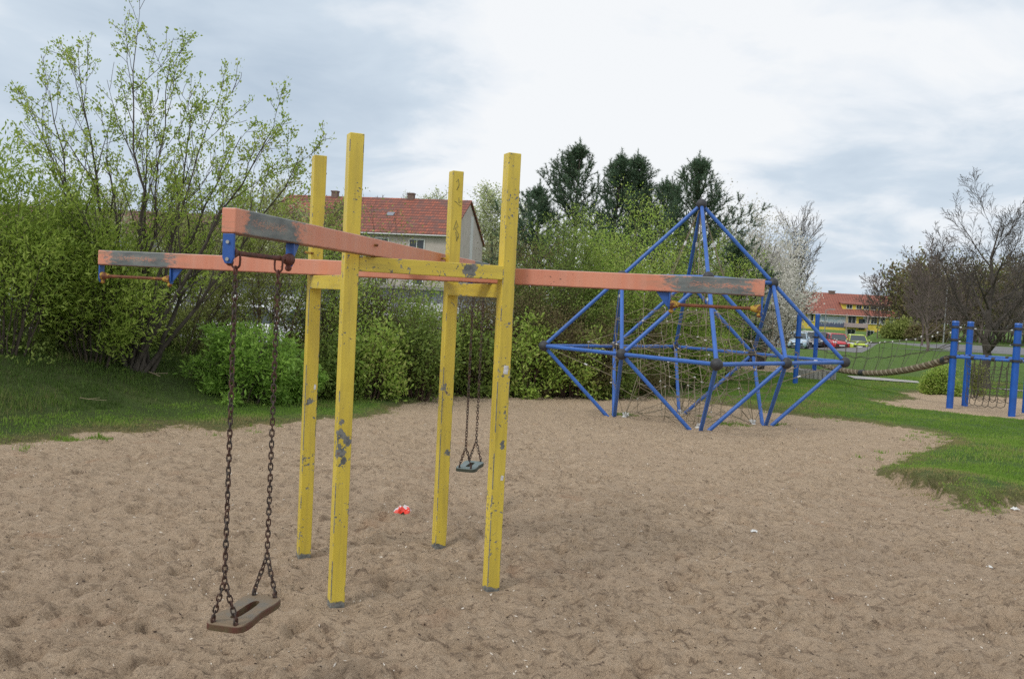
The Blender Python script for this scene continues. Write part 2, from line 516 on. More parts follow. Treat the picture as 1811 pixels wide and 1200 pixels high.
# high behind the camera, to its left
sd = Vector((-.60, -.50, .75)).normalized()
so.rotation_euler = sd.to_track_quat('Z', 'Y').to_euler()
sky.sun_elevation = math.asin(sd.z); sky.sun_rotation = math.atan2(sd.x, sd.y)

cam = bpy.data.cameras.new('camera'); co = bpy.data.objects.new('camera', cam); COL.objects.link(co)
cam.sensor_width = 36; cam.lens = F_PX / IW * 36; cam.clip_end = 2000; cam.clip_start = .05
fw = Vector((0, math.cos(PITCH), -math.sin(PITCH))); up = Vector((0, math.sin(PITCH), math.cos(PITCH))); rt = Vector((1, 0, 0))
c_, s_ = math.cos(ROLL), math.sin(ROLL)
r2 = rt * c_ + up * s_; u2 = up * c_ - rt * s_
mat = Matrix((r2, u2, -fw)).transposed().to_4x4(); mat.translation = (0, 0, EYE)
co.matrix_world = mat
cam.dof.use_dof = True; cam.dof.focus_distance = 5.2; cam.dof.aperture_fstop = 14.0
sc.camera = co
sc.view_settings.view_transform = 'Standard'; sc.view_settings.look = 'None'
sc.view_settings.exposure = .14; sc.view_settings.gamma = 1
sc.cycles.use_denoising = False
sc.cycles.max_bounces = 6; sc.cycles.transparent_max_bounces = 4; sc.cycles.diffuse_bounces = 3

# ------------------------------------------------------------------ terrain
def poly_world(pts): 
    return np.array([[p.x, p.y] for p in (ground(*q) for q in pts)])
SAND_EDGE = [(-420, 800), (0, 786), (60, 782), (130, 778), (180, 764), (235, 768), (300, 752), (380, 762), (470, 752), (560, 742),
             (640, 738), (700, 724), (745, 706), (800, 698), (900, 697), (1000, 698), (1060, 697), (1200, 703), (1290, 716), (1400, 734),
             (1480, 741), (1560, 750), (1640, 764), (1684, 774), (1672, 786), (1620, 800), (1580, 815), (1562, 828), (1562, 838),
             (1600, 856), (1640, 866), (1670, 862), (1705, 866), (1690, 888), (1700, 902), (1745, 905), (1780, 896), (1811, 888), (2150, 850)]
pw = poly_world(SAND_EDGE)
pw = np.vstack([pw, [[14, 4], [14, -8], [-16, -8], [-16, 7]]])
P2 = poly_world([(1535, 707), (1585, 710), (1612, 703), (1600, 696), (1640, 691), (1675, 694), (1725, 698), (1775, 703), (1811, 705), (2000, 716),
                 (2000, 765), (1811, 745), (1740, 738), (1675, 731), (1600, 722)])
P3 = poly_world([(1180, 637), (1300, 641), (1418, 650), (1405, 659), (1300, 655), (1190, 650)])

def sdf(poly, x, y):
    """signed distance, positive inside"""
    n = len(poly); d2 = np.full(x.shape, 1e9); ins = np.zeros(x.shape, bool)
    for i in range(n):
        a = poly[i]; b = poly[(i + 1) % n]; e = b - a
        wx, wy = x - a[0], y - a[1]
        t = np.clip((wx * e[0] + wy * e[1]) / (e @ e + 1e-12), 0, 1)
        d2 = np.minimum(d2, (wx - e[0] * t) ** 2 + (wy - e[1] * t) ** 2)
        c = ((a[1] > y) != (b[1] > y)) & (x < (b[0] - a[0]) * (y - a[1]) / (b[1] - a[1] + 1e-12) + a[0])
        ins ^= c
    d = np.sqrt(d2)
    return np.where(ins, d, -d)

def sand_sd(x, y):
    x = np.asarray(x, float); y = np.asarray(y, float)
    r = np.full(x.shape, -6.0)
    near = (y < 40) & (np.abs(x) < 30)
    xs, ys = x[near], y[near]
    s = sdf(pw, xs, ys)
    s = np.maximum(s, sdf(P2, xs, ys)); s = np.maximum(s, sdf(P3, xs, ys))
    wob = fbm(xs * 1.3, ys * 1.3, 5, 4) * .34 + fbm(xs * 6, ys * 6, 9, 3) * .22
    r[near] = np.clip(s + wob, -6, 6)
    return r

pen = ground(1665, 868)
def turf_lift(x, y, s):
    lift = .045 * smooth(.0, .25, -s)
    k = np.exp(-(((x - pen.x) / 1.1) ** 2 + ((y - pen.y) / .9) ** 2))
    return lift + .13 * k * smooth(-.02, .10, -s) - .07 * k * smooth(-.05, .25, s)

def full_z(x, y):
    x = np.atleast_1d(np.asarray(x, float)); y = np.atleast_1d(np.asarray(y, float))
    s = sand_sd(x, y)
    return base_z(x, y) + turf_lift(x, y, s), s

def axis_grid(lo, hi, f0, f1, step, grow_):
    a = list(np.arange(f0, f1, step)); v = f1; st = step
    while v < hi: a.append(v); st *= grow_; v += st
    a.append(hi); v = f0; st = step; b = []
    while v > lo: st *= grow_; v -= st; b.append(max(v, lo))
    return np.array(sorted(set(b + a)))
gx = axis_grid(-420, 420, -3.2, 4.2, .020, 1.022)
yv = [1.7]
while yv[-1] < 700: yv.append(yv[-1] + max(.016, .0062 * yv[-1]))
gy = np.array([-60, -25, -12, -6, -3, -1, 0, .6, 1.0, 1.3, 1.5] + yv)
GX, GY = np.meshgrid(gx, gy)
fx, fy = GX.ravel(), GY.ravel()
Z, S = full_z(fx, fy)
sandy = smooth(-.05, .25, S) * (fy < 30)
H = np.zeros_like(Z)
nearm = fy < 30
xx, yy = fx[nearm], fy[nearm]
hh = fbm(xx * 1.6, yy * 1.6, 21, 3) * .030 + fbm(xx * 7.5, yy * 7.5, 33, 4) * .030 + fbm(xx * 17, yy * 17, 61, 4) * .024
rd = fbm(xx * 14, yy * 14, 44, 3); hh += (np.abs(rd) - .2) * -.024
H[nearm] = hh
H = H.reshape(GX.shape)
# footprints and scuffs
rf = np.random.RandomState(3)
for k in range(17000):
    yy0 = 1.8 + 17 * rf.rand() ** 1.15
    x0 = rf.uniform(-.72, .78) * (yy0 + 1.5)
    a = rf.uniform(0, math.pi); la = .022 + .095 * rf.rand() ** 2.0; lb = la * rf.uniform(.45, .8); dp = rf.uniform(.12, .36) * la
    i0, i1 = np.searchsorted(gx, [x0 - la * 1.9, x0 + la * 1.9]); j0, j1 = np.searchsorted(gy, [yy0 - la * 1.9, yy0 + la * 1.9])
    if i1 <= i0 or j1 <= j0: continue
    u = GX[j0:j1, i0:i1] - x0; v = GY[j0:j1, i0:i1] - yy0
    p = (u * math.cos(a) + v * math.sin(a)) / la; q = (-u * math.sin(a) + v * math.cos(a)) / lb
    r_ = np.sqrt(p * p + q * q)
    H[j0:j1, i0:i1] += dp * (-np.exp(-(r_ * 1.25) ** 4) + .45 * np.exp(-((r_ - 1.15) / .33) ** 2))
H = H.ravel()
for sx_, sy_ in ((-1, -1), (1, -1), (-1, 1), (1, 1)):
    ca, sa = math.cos(.4248), math.sin(.4248); qx, qy = sx_ * .432, sy_ * .432
    dd_ = (fx - (-.6196 + qx * ca - qy * sa)) ** 2 + (fy - (5.0052 + qx * sa + qy * ca)) ** 2
    kq = np.exp(-dd_ / .035); H = H * (1 - .85 * kq) - .016 * kq + .010 * np.exp(-((np.sqrt(dd_) - .17) / .05) ** 2)
# hollows where feet drag under the swings and around the posts
AR_T = (.19834, .98013)
CX, CY = -.6196, 5.0052
for t_ in (-1.75, 1.75):
    hx, hy = CX + AR_T[0] * t_, CY + AR_T[1] * t_
    H -= .05 * np.exp(-((fx - hx) ** 2 + (fy - hy) ** 2) / .25)
Z = Z + H * (.12 + .88 * sandy) * np.where(fy < 30, 1, 0)
nr, nc = GX.shape
idx = np.arange(nr * nc).reshape(nr, nc)
Fq = np.stack([idx[:-1, :-1], idx[:-1, 1:], idx[1:, 1:], idx[1:, :-1]], -1).reshape(-1, 4)

def ground_z(x, y):
    """height of the built ground incl. dents, nearest grid vertex"""
    x = np.asarray(x, float); y = np.asarray(y, float)
    i = np.clip(np.searchsorted(gx, x), 1, nc - 1); i = np.where(np.abs(gx[i] - x) < np.abs(gx[i - 1] - x), i, i - 1)
    j = np.clip(np.searchsorted(gy, y), 1, nr - 1); j = np.where(np.abs(gy[j] - y) < np.abs(gy[j - 1] - y), j, j - 1)
    return Z.reshape(nr, nc)[j, i]

gm = NT('sand_and_turf'); v = gm.coord()
n_big = gm.noise(v, .55, 4); n_mid = gm.noise(v, 5, 5, .6); n_fin = gm.noise(v, 60, 4, .7); n_gr = gm.noise(v, 260, 2)
sand = gm.ramp(n_mid, [(.25, (.42, .310, .210)), (.5, (.54, .410, .285)), (.75, (.61, .475, .34))])
n_st = gm.noise(gm.coord('Object', (1.0, 1.7, 1)), 15, 5, .68, .6)
sand = gm.mix(gm.ramp(n_st, [(.37, .85), (.48, 0)]), sand, (.19, .135, .095))
sand = gm.mix(gm.ramp(n_st, [(.56, 0), (.70, .45)]), sand, (.60, .50, .39))
sand = gm.mix(gm.ramp(n_big, [(.35, 0), (.7, .5)]), sand, (.50, .38, .275))
sand = gm.mix(gm.ramp(n_fin, [(.30, .55), (.44, 0)]), sand, (.18, .135, .10))
sand = gm.mix(gm.ramp(n_gr, [(.66, 0), (.74, .5)]), sand, (.60, .54, .45))
speck = gm.ramp(gm.math('ADD', gm.noise(v, 38, 3, .6), gm.math('MULTIPLY', gm.noise(v, 3, 3), .25)), [(.80, 0), (.83, 1)])
damp = gm.ramp(gm.noise(v, .8, 5, .65), [(.5, 0), (.68, .22)])
sand = gm.mix(damp, sand, (.33, .25, .18))
rust_ = gm.ramp(gm.noise(v, 1.6, 4, .6, .8), [(.60, 0), (.72, .35)])
sand = gm.mix(rust_, sand, (.38, .20, .115))
sand = gm.mix(gm.math('MULTIPLY', speck, .75), sand, (.10, .075, .055))
_x, _y, _z = gm.sep(v)
paler = gm.ramp(gm.math('MULTIPLY', _y, .05), [(.25, 0), (.75, 1)])
sand = gm.mix(gm.math('MULTIPLY', paler, .45), sand, (.56, .43, .29))
gr1 = gm.noise(v, 2.2, 5, .6); gr2 = gm.noise(v, 28, 4, .7)
turf = gm.ramp(gr1, [(.3, (.075, .14, .028)), (.5, (.105, .19, .038)), (.72, (.16, .21, .055))])
turf = gm.mix(gm.ramp(gr2, [(.35, .5), (.6, 0)]), turf, (.05, .075, .02))
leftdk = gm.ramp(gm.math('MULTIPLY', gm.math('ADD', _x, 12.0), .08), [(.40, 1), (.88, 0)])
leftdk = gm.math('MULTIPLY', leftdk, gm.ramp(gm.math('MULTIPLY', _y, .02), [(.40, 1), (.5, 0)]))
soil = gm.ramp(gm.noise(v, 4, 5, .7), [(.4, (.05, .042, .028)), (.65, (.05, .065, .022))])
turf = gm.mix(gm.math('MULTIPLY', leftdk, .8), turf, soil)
sA = gm.attr('sand')
edge = gm.math('ADD', sA, gm.math('MULTIPLY', gm.math('SUBTRACT', gm.noise(v, 7, 6, .75), .5), .62))
fr = gm.ramp(gm.math('ADD', edge, .5), [(.46, 0), (.54, 1)])
dry = gm.ramp(gm.math('ADD', edge, .5), [(.15, 0), (.46, .75)])
turf = gm.mix(dry, turf, (.20, .165, .085))
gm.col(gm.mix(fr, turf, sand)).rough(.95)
gm.b.inputs['Specular IOR Level'].default_value = .15
hb = gm.math('ADD', gm.math('MULTIPLY', n_fin, 1.0), gm.math('MULTIPLY', gm.noise(v, 26, 6, .75), 1.5))
gm.bump(hb, 1.0, .026)
g_ob = nmesh('ground', np.stack([fx, fy, Z], 1), Fq, gm.m, smooth_=True, attr={'sand': np.clip(S, -.5, .5)})
tag(g_ob, 'trampled beige sand of the playground running into green lawn and a grassy bank', kind='structure')

# ------------------------------------------------------------------ grass blades (uncountable)
def blades(name, x, y, z, hgt, wid, mat, label, rseed=1, lean=.5, col=None):
    r = np.random.RandomState(rseed); n = len(x)
    a = r.uniform(0, 2 * np.pi, n); ln = r.uniform(.1, lean, n) * hgt; ld = r.uniform(0, 2 * np.pi, n)
    wx, wy = np.cos(a) * wid / 2, np.sin(a) * wid / 2
    b0 = np.stack([x - wx, y - wy, z - .01], 1); b1 = np.stack([x + wx, y + wy, z - .01], 1)
    t = np.stack([x + np.cos(ld) * ln, y + np.sin(ld) * ln, z + hgt], 1)
    V = np.stack([b0, b1, t], 1).reshape(-1, 3)
    F = np.arange(3 * n).reshape(-1, 3)
    vv = np.repeat(col if col is not None else r.rand(n), 3)
    o = nmesh(name, V, F, mat, attr={'v': vv})
    return tag(o, label, 'grass', kind='stuff')

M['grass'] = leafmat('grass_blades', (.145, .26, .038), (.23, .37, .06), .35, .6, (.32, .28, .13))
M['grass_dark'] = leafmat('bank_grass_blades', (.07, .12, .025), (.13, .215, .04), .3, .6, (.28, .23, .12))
r = np.random.RandomState(11)
N = 760000
yy = 6.5 + 27 * r.rand(N) ** 1.6; xx = r.uniform(-.68, .70, N) * (yy + .5)
zb, ss = full_z(xx, yy)
gdist = -ss + .16 * fbm(xx * 5, yy * 5, 71, 3)
pr = np.clip(smooth(-.22, .12, gdist), 0, 1)
clump = np.clip(.75 + 1.4 * fbm(xx * 3, yy * 3, 81, 3), .05, 1)
keep = r.rand(N) < pr * clump
xx, yy, gdist = xx[keep], yy[keep], gdist[keep]
zz_ = ground_z(xx, yy)
left = ((xx + 4.9) * -.924 + (yy - 8.4) * .381 > .9) & (xx < 2.5)
patch = fbm(xx * .9, yy * .9, 91, 3)
hg = r.uniform(.018, .042, len(xx)) * (1 + .7 * np.clip(patch, -.3, .6)) * (.55 + .45 * smooth(0, .8, gdist))
cl_ = np.clip(.36 + 1.0 * patch + r.normal(0, .17, len(xx)) + .5 * (1 - smooth(.0, .55, gdist)), 0, 1)
wd = .004 + .0006 * yy
m1 = ~left
bare_ = left & (fbm(xx * 1.5, yy * 1.5, 131, 4) > .12) & (r.rand(len(xx)) < .8)
left = left & ~bare_
blades('lawn_grass', xx[m1], yy[m1], zz_[m1], hg[m1], wd[m1] * 1.3, M['grass'], 'short bright green lawn grass around the sand pit', 5, col=cl_[m1])
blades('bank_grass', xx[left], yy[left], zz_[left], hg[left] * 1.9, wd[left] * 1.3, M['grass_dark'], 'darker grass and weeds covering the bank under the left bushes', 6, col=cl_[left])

r = np.random.RandomState(19); xs_ = r.uniform(-9, 9, 9000); ys_ = r.uniform(7, 22, 9000)
_, s9 = full_z(xs_, ys_); k9 = (s9 > -.05) & (s9 < .55) & (fbm(xs_ * .8, ys_ * .8, 151, 3) > .0) & (r.rand(9000) < .30); xs_, ys_ = xs_[k9], ys_[k9]
nt = 22; cx_ = np.repeat(xs_, nt) + r.normal(0, .028, len(xs_) * nt); cy_ = np.repeat(ys_, nt) + r.normal(0, .028, len(xs_) * nt)
blades('edge_grass', cx_, cy_, ground_z(cx_, cy_), r.uniform(.015, .055, len(cx_)), .004 + .0006 * cy_, M['grass'], 'stray tufts of grass growing out into the sand', 8, col=np.clip(r.normal(.42, .2, len(cx_)), 0, 1))
# ------------------------------------------------------------------ swing frame
TH = .4248
SQ, PW, PT = .864, .074, 2.386
def rz3(a): return Matrix.Rotation(a, 3, 'Z')
cen = Vector((CX, CY, 0))
posts = {}
for k, (sx_, sy_) in {'A': (-1, -1), 'B': (1, -1), 'C': (-1, 1), 'D': (1, 1)}.items():
    posts[k] = cen + rz3(TH) @ Vector((sx_ * SQ / 2, sy_ * SQ / 2, 0))
frame = empty('swing_set', cen, 0, 'four yellow square posts carrying two crossed orange beams with worn grey ends', 'swing set')
hp = PW / 2
for i, (k, p) in enumerate(posts.items()):
    m = MB().box((0, 0, PT / 2 - .05), (PW, PW, PT + .1))
    o = m.build('post', paint_yellow('post_yellow_%s' % k, hp, chip={'A': [(-.022, -.037, .79, .036), (.012, -.037, .84, .022), (-.02, -.037, .87, .026), (.0, -.037, .74, .018), (-.026, -.037, .93, .016)], 'C': [(-.01, -.037, .93, .016)], 'D': [(.02, -.037, .60, .02)], 'B': [(.012, -.037, .80, .016)]}.get(k), seed=1.7 + i * 3.1), frame, bevel=.004)
    o.location = p - cen; o.rotation_euler = (0, 0, TH)
lab = {'A': 'front left post with flaked paint halfway down', 'B': 'front right post with a torn white sticker', 'C': 'rear left post, shorter in view', 'D': 'rear post with dark scribbles near its top'}
for o, k in zip([c for c in frame.children if c.name.startswith('post')], posts): o['label'] = lab[k]
BH = .075
def crossbar(a, b, ztop, seed, chip=None):
    pa, pb = posts[a], posts[b]; L = (pb - pa).length - PW + .002
    o = MB().box((0, 0, 0), (L, PW * .93, BH)).build('crossbar', paint_yellow('crossbar_yellow_%s%s' % (a, b), PW * .93 / 2, chip=chip, seed=seed, axis=0), frame, bevel=.003)
    o.location = (pa + pb) / 2 - cen + Vector((0, 0, ztop - BH / 2)); o.rotation_euler = (0, 0, math.atan2(pb.y - pa.y, pb.x - pa.x))
crossbar('A', 'B', 1.777, 5.5, chip=[(.205, -.036, .004, .045)])
crossbar('C', 'D', 1.777, 9.5)
crossbar('A', 'C', 1.679, 2.5)
crossbar('B', 'D', 1.679, 6.5)
# beams: local x along the beam, bottom at z=0
A1, A2 = math.atan2(AR_T[1], AR_T[0]), math.atan2(-AR_T[0], AR_T[1])
LB, BWD, BHT = 1.97, .055, .090
beams = {}
for k, (ang, zb) in {'one': (A1, 1.7795), 'two': (A2, 1.6815)}.items():
    m = MB().box((0, 0, BHT / 2), (2 * LB, BWD, BHT))
    o = m.build('beam', paint_orange('beam_orange_%s' % k, 2.3 if k == 'one' else 7.9), frame, bevel=.005)
    o.location = Vector((0, 0, zb)); o.rotation_euler = (0, 0, ang)
    beams[k] = (ang, zb)
# bolts joining beams and posts
for k in 'AD':
    p = posts[k] - cen; d = Vector((AR_T[0], AR_T[1], 0)); n = Vector((-d.y, d.x, 0))
    s = p.dot(n); q = d * p.dot(d)
    MB().cyl(q + Vector((0, 0, 1.79 + .045)) - n * math.copysign(.045, s), q + Vector((0, 0, 1.835)) + n * math.copysign(.09, s), .007, n=8).build('bolt', M['rust_yellow'], frame)
for k in 'BC':
    p = posts[k] - cen; d = Vector((AR_T[1], -AR_T[0], 0)); n = Vector((-d.y, d.x, 0))
    s = p.dot(n); q = d * p.dot(d)
    MB().cyl(q + Vector((0, 0, 1.79 + .02)) - n * math.copysign(.045, s), q + Vector((0, 0, 1.81)) + n * math.copysign(.09, s), .007, n=8).build('bolt', M['rust_yellow'], frame)
# stickers and scribbles
def on_post(k, u, z, off=.0015, face='front'):
    p = posts[k] - cen
    if face == 'front': return p + rz3(TH) @ Vector((u, -hp - off, 0)) + Vector((0, 0, z))
    return p + rz3(TH) @ Vector((-hp - off, u, 0)) + Vector((0, 0, z))
def sticker(k, u, z, w_, h_):
    rot = rz3(TH) @ Matrix.Rotation(R(4), 3, 'Y')
    m = MB().box(on_post(k, u, z, .0012), (w_, .0012, h_), rot)
    m.build('sticker', M['sticker'], frame)
sticker('B', .008, 1.215, .027, .046)
sticker('B', .018, .62, .016, .027)
sticker('C', .02, 1.02, .012, .03)
def scribble(k, pts):
    for s in pts:
        MB().tube([on_post(k, u, z, .0006) for u, z in s], .0016, 4).build('scribble', M['scribble'], frame)
z0 = PT
scribble('D', [[(-.012, z0 - .07), (0, z0 - .05), (.008, z0 - .085), (-.006, z0 - .12), (.004, z0 - .10)],
               [(-.02, z0 - .19), (-.005, z0 - .195), (.01, z0 - .21), (.028, z0 - .215)], [(.01, z0 - .165), (.012, z0 - .20), (.026, z0 - .185)],
               [(-.016, z0 - .37), (.0, z0 - .31), (.014, z0 - .345), (-.006, z0 - .36), (.018, z0 - .39), (.02, z0 - .42)],
               [(0, z0 - .38), (.01, z0 - .44), (.016, z0 - .41)]])

# ------------------------------------------------------------------ beam hangers (bracket, pivot bar) and swings
def hanger(beam, side, near):
    """local frame: x runs outward along the arm"""
    ang, zb = beams[beam]
    if side < 0: ang += math.pi
    root = bpy.data.objects.new('hanger', None); COL.objects.link(root); root.parent = frame
    root.location = (0, 0, zb); root.rotation_euler = (0, 0, ang); root.empty_display_size = .1
    XO, XI, ZB = 1.945, 1.50, -.066
    # outer plate closes the end of the arm, inner plate is a gusset
    pl = MB()
    prof = [(-.022, 0), (.022, 0), (.022, -.085), (.012, -.105), (-.012, -.105), (-.022, -.085)]
    pl.prism([(XO + .012, y, z) for y, z in prof], (.010, 0, 0))
    pl.build('bracket', M['bracket_blue'], root, bevel=.002)
    pl = MB()
    pl.prism([(XI - .012, y * .8, z * .9) for y, z in prof], (-.010, 0, 0))
    pl.prism([(XI - .022, -.005, 0), (XI - .022, -.005, -.085), (XI - .045, -.005, -.06), (XI - .09, -.005, 0)], (0, .010, 0))
    pl.build('bracket', M['bracket_blue'], root, bevel=.002)
    rm = M['rust_red'] if near else M['rust_yellow']
    for x, s in ((XO, 1), (XI, -1)):
        b = MB()
        b.cyl((x + s * .012, 0, ZB), (x - s * .016, 0, ZB), .026, .020, 14)
        b.cyl((x - s * .016, 0, ZB), (x - s * .040, 0, ZB), .019, .012, 14)
        b.cyl((x + s * .006, 0, ZB), (x + s * .006, 0, ZB - .03), .012, .010, 10)
        b.ball((x + s * .006, 0, ZB - .034), .014, 10, 6)
        b.build('bearing', rm, root)
    MB().cyl((XO - .03, 0, ZB), (XI + .03, 0, ZB), .0095, n=12).build('pivot_bar', rm if near else M['rust_bar'], root)
    for zb_ in (-.03, -.09): MB().cyl((XO + .022, 0, zb_), (XO + .028, 0, zb_), .0065, n=8).build('bolt_head', M['bolt'], root)
    return root
hanger('one', -1, True); hanger('one', 1, False); hanger('two', -1, False); hanger('two', 1, False)

def link(m, c, axis, side, L, W, r, n=5, k=10):
    """oval chain link: long axis `axis`, wide axis `side`"""
    axis = axis.normalized(); side = (side - axis * side.dot(axis)).normalized()
    pts = []
    hl = L / 2 - W / 2
    for i in range(k):
        t = 2 * math.pi * i / k
        x = math.cos(t) * W / 2; y = math.sin(t) * W / 2
        y += hl if math.sin(t) > 0.01 else (-hl if math.sin(t) < -.01 else 0)
        pts.append(c + side * x + axis * y)
    m.tube(pts, r, n, closed=True)

def chain(m, a, b, pitch=.0225, L=.031, W=.0165, r=.0031, rng=None):
    a, b = Vector(a), Vector(b); d = b - a; n = max(2, round(d.length / pitch)); ax = d.normalized()
    u = ax.orthogonal().normalized(); v_ = ax.cross(u)
    off = (rng or random).uniform(0, 3)
    for i in range(n):
        t = off + i * math.pi / 2 + (rng or random).uniform(-.25, .25)
        link(m, a + d * ((i + .5) / n), ax, u * math.cos(t) + v_ * math.sin(t), L, W, r)

def swing(t_mid, seat_mat, label, ZS, seed):
    ang, zb = beams['one']; d = Vector((AR_T[0], AR_T[1], 0)); nn = Vector((-d.y, d.x, 0))
    o_ = cen + d * t_mid
    zt = zb - .066
    root = empty('swing', (o_.x, o_.y, 0), ang, label, 'swing', 'swings hanging from the orange beams')
    rng = random.Random(seed)
    SL, SW, ST = .168, .080, .034
    # ring loops on the pivot bar
    for s in (-1, 1):
        x = s * .165
        m = MB()
        link(m, Vector((x, 0, zt - .022)), Vector((0, 0, 1)), Vector((0, 1, 0)), .062, .034, .0042, 6, 14)
        link(m, Vector((x, 0, zt - .062)), Vector((0, 0, 1)), Vector((1, 0, 0)), .030, .018, .004, 6, 12)
        m.build('shackle', M['rust_red'], root)
        y_top = zt - .074
        ysplit = Vector((x * .985, 0, ZS + .165))
        m = MB()
        chain(m, (x, 0, y_top), ysplit, rng=rng)
        for q in (-1, 1):
            chain(m, ysplit + Vector((0, q * .004, 0)), (x * .93, q * .045, ZS + ST / 2 + .016), rng=rng)
        m.build('chain', M['chain'], root)
    for s in (-1, 1):
        for q in (-1, 1):
            eb = MB()
            c = Vector((s * .165 * .93, q * .045, ZS + ST / 2))
            eb.cyl(c - Vector((0, 0, .004)), c + Vector((0, 0, .003)), .010, n=10)
            link(eb, c + Vector((0, 0, .011)), Vector((0, 0, 1)), Vector((1, 0, 0)), .026, .022, .0042, 6, 12)
            eb.build('eye_bolt', M['chain'], root)
    # seat: waisted board with a slot
    outer = []; inner = []
    K = 56
    for i in range(K):
        t = 2 * math.pi * i / K
        cx_, sy_ = math.cos(t), math.sin(t)
        x = SL * math.copysign(abs(cx_) ** .28, cx_); y = SW * math.copysign(abs(sy_) ** .35, sy_)
        y *= 1 - .13 * math.exp(-(x / .055) ** 2)
        outer.append((x, y))
        x2 = .098 * math.copysign(abs(cx_) ** .6, cx_); y2 = .019 * math.copysign(abs(sy_) ** .7, sy_)
        inner.append((x2, y2))
    def zz3(x, y, top): 
        dip = -.002 * math.exp(-(x / .10) ** 2)
        return ZS + (ST / 2 if top else -ST / 2) + (dip if top else dip)
    m = MB(); vs = []
    rings = [('o', 1.0, False), ('o', 1.0, True), ('o', .955, True), ('i', 1.0, True), ('i', 1.0, False)]
    for which, sc_, top in rings:
        for (x, y) in (outer if which == 'o' else inner):
            zz4 = zz3(x, y, top)
            if which == 'o' and sc_ == 1.0: zz4 += (-.006 if top else .005)
            vs.append((x * sc_ if which == 'o' else x, y * sc_, zz4))
    fs = []
    nr_ = len(rings)
    for a in range(nr_):
        b = (a + 1) % nr_
        for i in range(K):
            j = (i + 1) % K
            fs.append((a * K + i, a * K + j, b * K + j, b * K + i))
    m.add(vs, fs, 0, False)
    o = m.build('seat', seat_mat, root, bevel=.002)
    return root
swing(-1.745, M['seat_a'], 'brown weathered rubber swing seat on rusty chains nearest the camera', .352, 4)
swing(1.745, M['seat_b'], 'grey green rubber swing seat on chains hanging beyond the posts', .295, 9)

# ------------------------------------------------------------------ rope pyramid
NX, NY, NZ, NU, NTH = 2.9832, 14.4133, .8517, 1.7349, -.069
s2 = math.sqrt(2)
nodes = {}
for k, a in (('L', 180), ('F', 270), ('R', 0), ('B', 90)):
    a = R(a) + NTH
    nodes[k] = Vector((s2 * NU * math.cos(a), s2 * NU * math.sin(a), NZ))
nodes['A'] = Vector((0, 0, NZ + s2 * NU)); nodes['Z'] = Vector((0, 0, NZ - s2 * NU))
for ab in ('AL', 'AF', 'AR', 'AB', 'LF', 'FR', 'RB', 'BL', 'ZL', 'ZF', 'ZR', 'ZB'):
    nodes[ab] = (nodes[ab[0]] + nodes[ab[1]]) / 2
noff = Vector((NX, NY, 0))
pyr = empty('rope_pyramid', (NX, NY, 0), 0, 'blue steel tube climbing pyramid with black ball joints and inner rope net', 'climbing frame')
E_ = [('A', 'AL'), ('A', 'AF'), ('A', 'AR'), ('A', 'AB'), ('AL', 'L'), ('AF', 'F'), ('AR', 'R'), ('AB', 'B'),
      ('L', 'LF'), ('LF', 'F'), ('F', 'FR'), ('FR', 'R'), ('R', 'RB'), ('RB', 'B'), ('B', 'BL'), ('BL', 'L'),
      ('AL', 'LF'), ('AL', 'BL'), ('AF', 'LF'), ('AF', 'FR'), ('AR', 'FR'), ('AR', 'RB'), ('AB', 'RB'), ('AB', 'BL'),
      ('AL', 'AF'), ('AF', 'AR'), ('AR', 'AB'), ('AB', 'AL')]
G_ = [('L', 'ZL'), ('LF', 'ZL'), ('BL', 'ZL'), ('LF', 'ZF'), ('F', 'ZF'), ('FR', 'ZF'), ('FR', 'ZR'), ('R', 'ZR'), ('RB', 'ZR'), ('B', 'ZB'), ('RB', 'ZB')]
RT, RN = .031, .088
for a, b in E_:
    pa, pb = nodes[a], nodes[b]; d = (pb - pa).normalized()
    MB().cyl(pa + d * RN * .8, pb - d * RN * .8, RT, n=14).build('strut', M['blue'], pyr)
for a, b in G_:
    pa, pb = nodes[a], nodes[b]
    MB().cyl(pa + (pb - pa).normalized() * RN * .8, pb, RT, n=14).build('strut', M['blue'], pyr)
for k in ('A', 'AL', 'AF', 'AR', 'AB', 'L', 'F', 'R', 'B', 'LF', 'FR', 'RB', 'BL'):
    m = MB().ball(nodes[k], RN, 20, 12)
    m.build('ball_joint', M['rubber'], pyr)
# inner net: layers of octahedral mesh with every crossing pulled apart into a short upright rope
rn = random.Random(5)
net = MB(); NR_ = .0062
def rope(a, b, r=NR_, sag=0, mi=0, k=1):
    a, b = Vector(a), Vector(b)
    if sag: net.tube([a, a.lerp(b, .25) - Vector((0, 0, sag * .75)), (a + b) / 2 - Vector((0, 0, sag)), a.lerp(b, .75) - Vector((0, 0, sag * .75)), b], r, 4, mi)
    else: net.tube([a, b], r, 4, mi)
def clampm(p, d=None, s=1.0):
    p = Vector(p); d = Vector(d).normalized() if d is not None else Vector((rn.uniform(-1, 1), rn.uniform(-1, 1), rn.uniform(-.4, .4))).normalized()
    net.cyl(p - d * .022 * s, p + d * .022 * s, .0125 * s, n=6, mi=1)
NL = 4; cell = s2 * NU * .70 / NL
def lat(i, j, k): 
    a = NTH
    x, y = i * cell, j * cell
    return Vector((x * math.cos(a) - y * math.sin(a), x * math.sin(a) + y * math.cos(a), NZ - .02 + k * cell))
pts_ = {}
for i in range(-NL, NL + 1):
    for j in range(-NL, NL + 1):
        for k in range(-3, NL + 1):
            if (i + j + k) % 2 == 0 and abs(i) + abs(j) + abs(k) <= NL:
                jit = Vector((rn.uniform(-.02, .02), rn.uniform(-.02, .02), rn.uniform(-.02, .02)))
                if abs(i) + abs(j) + abs(k) < 2: continue
                pts_[(i, j, k)] = lat(i, j, k) + jit
HS = cell * .27
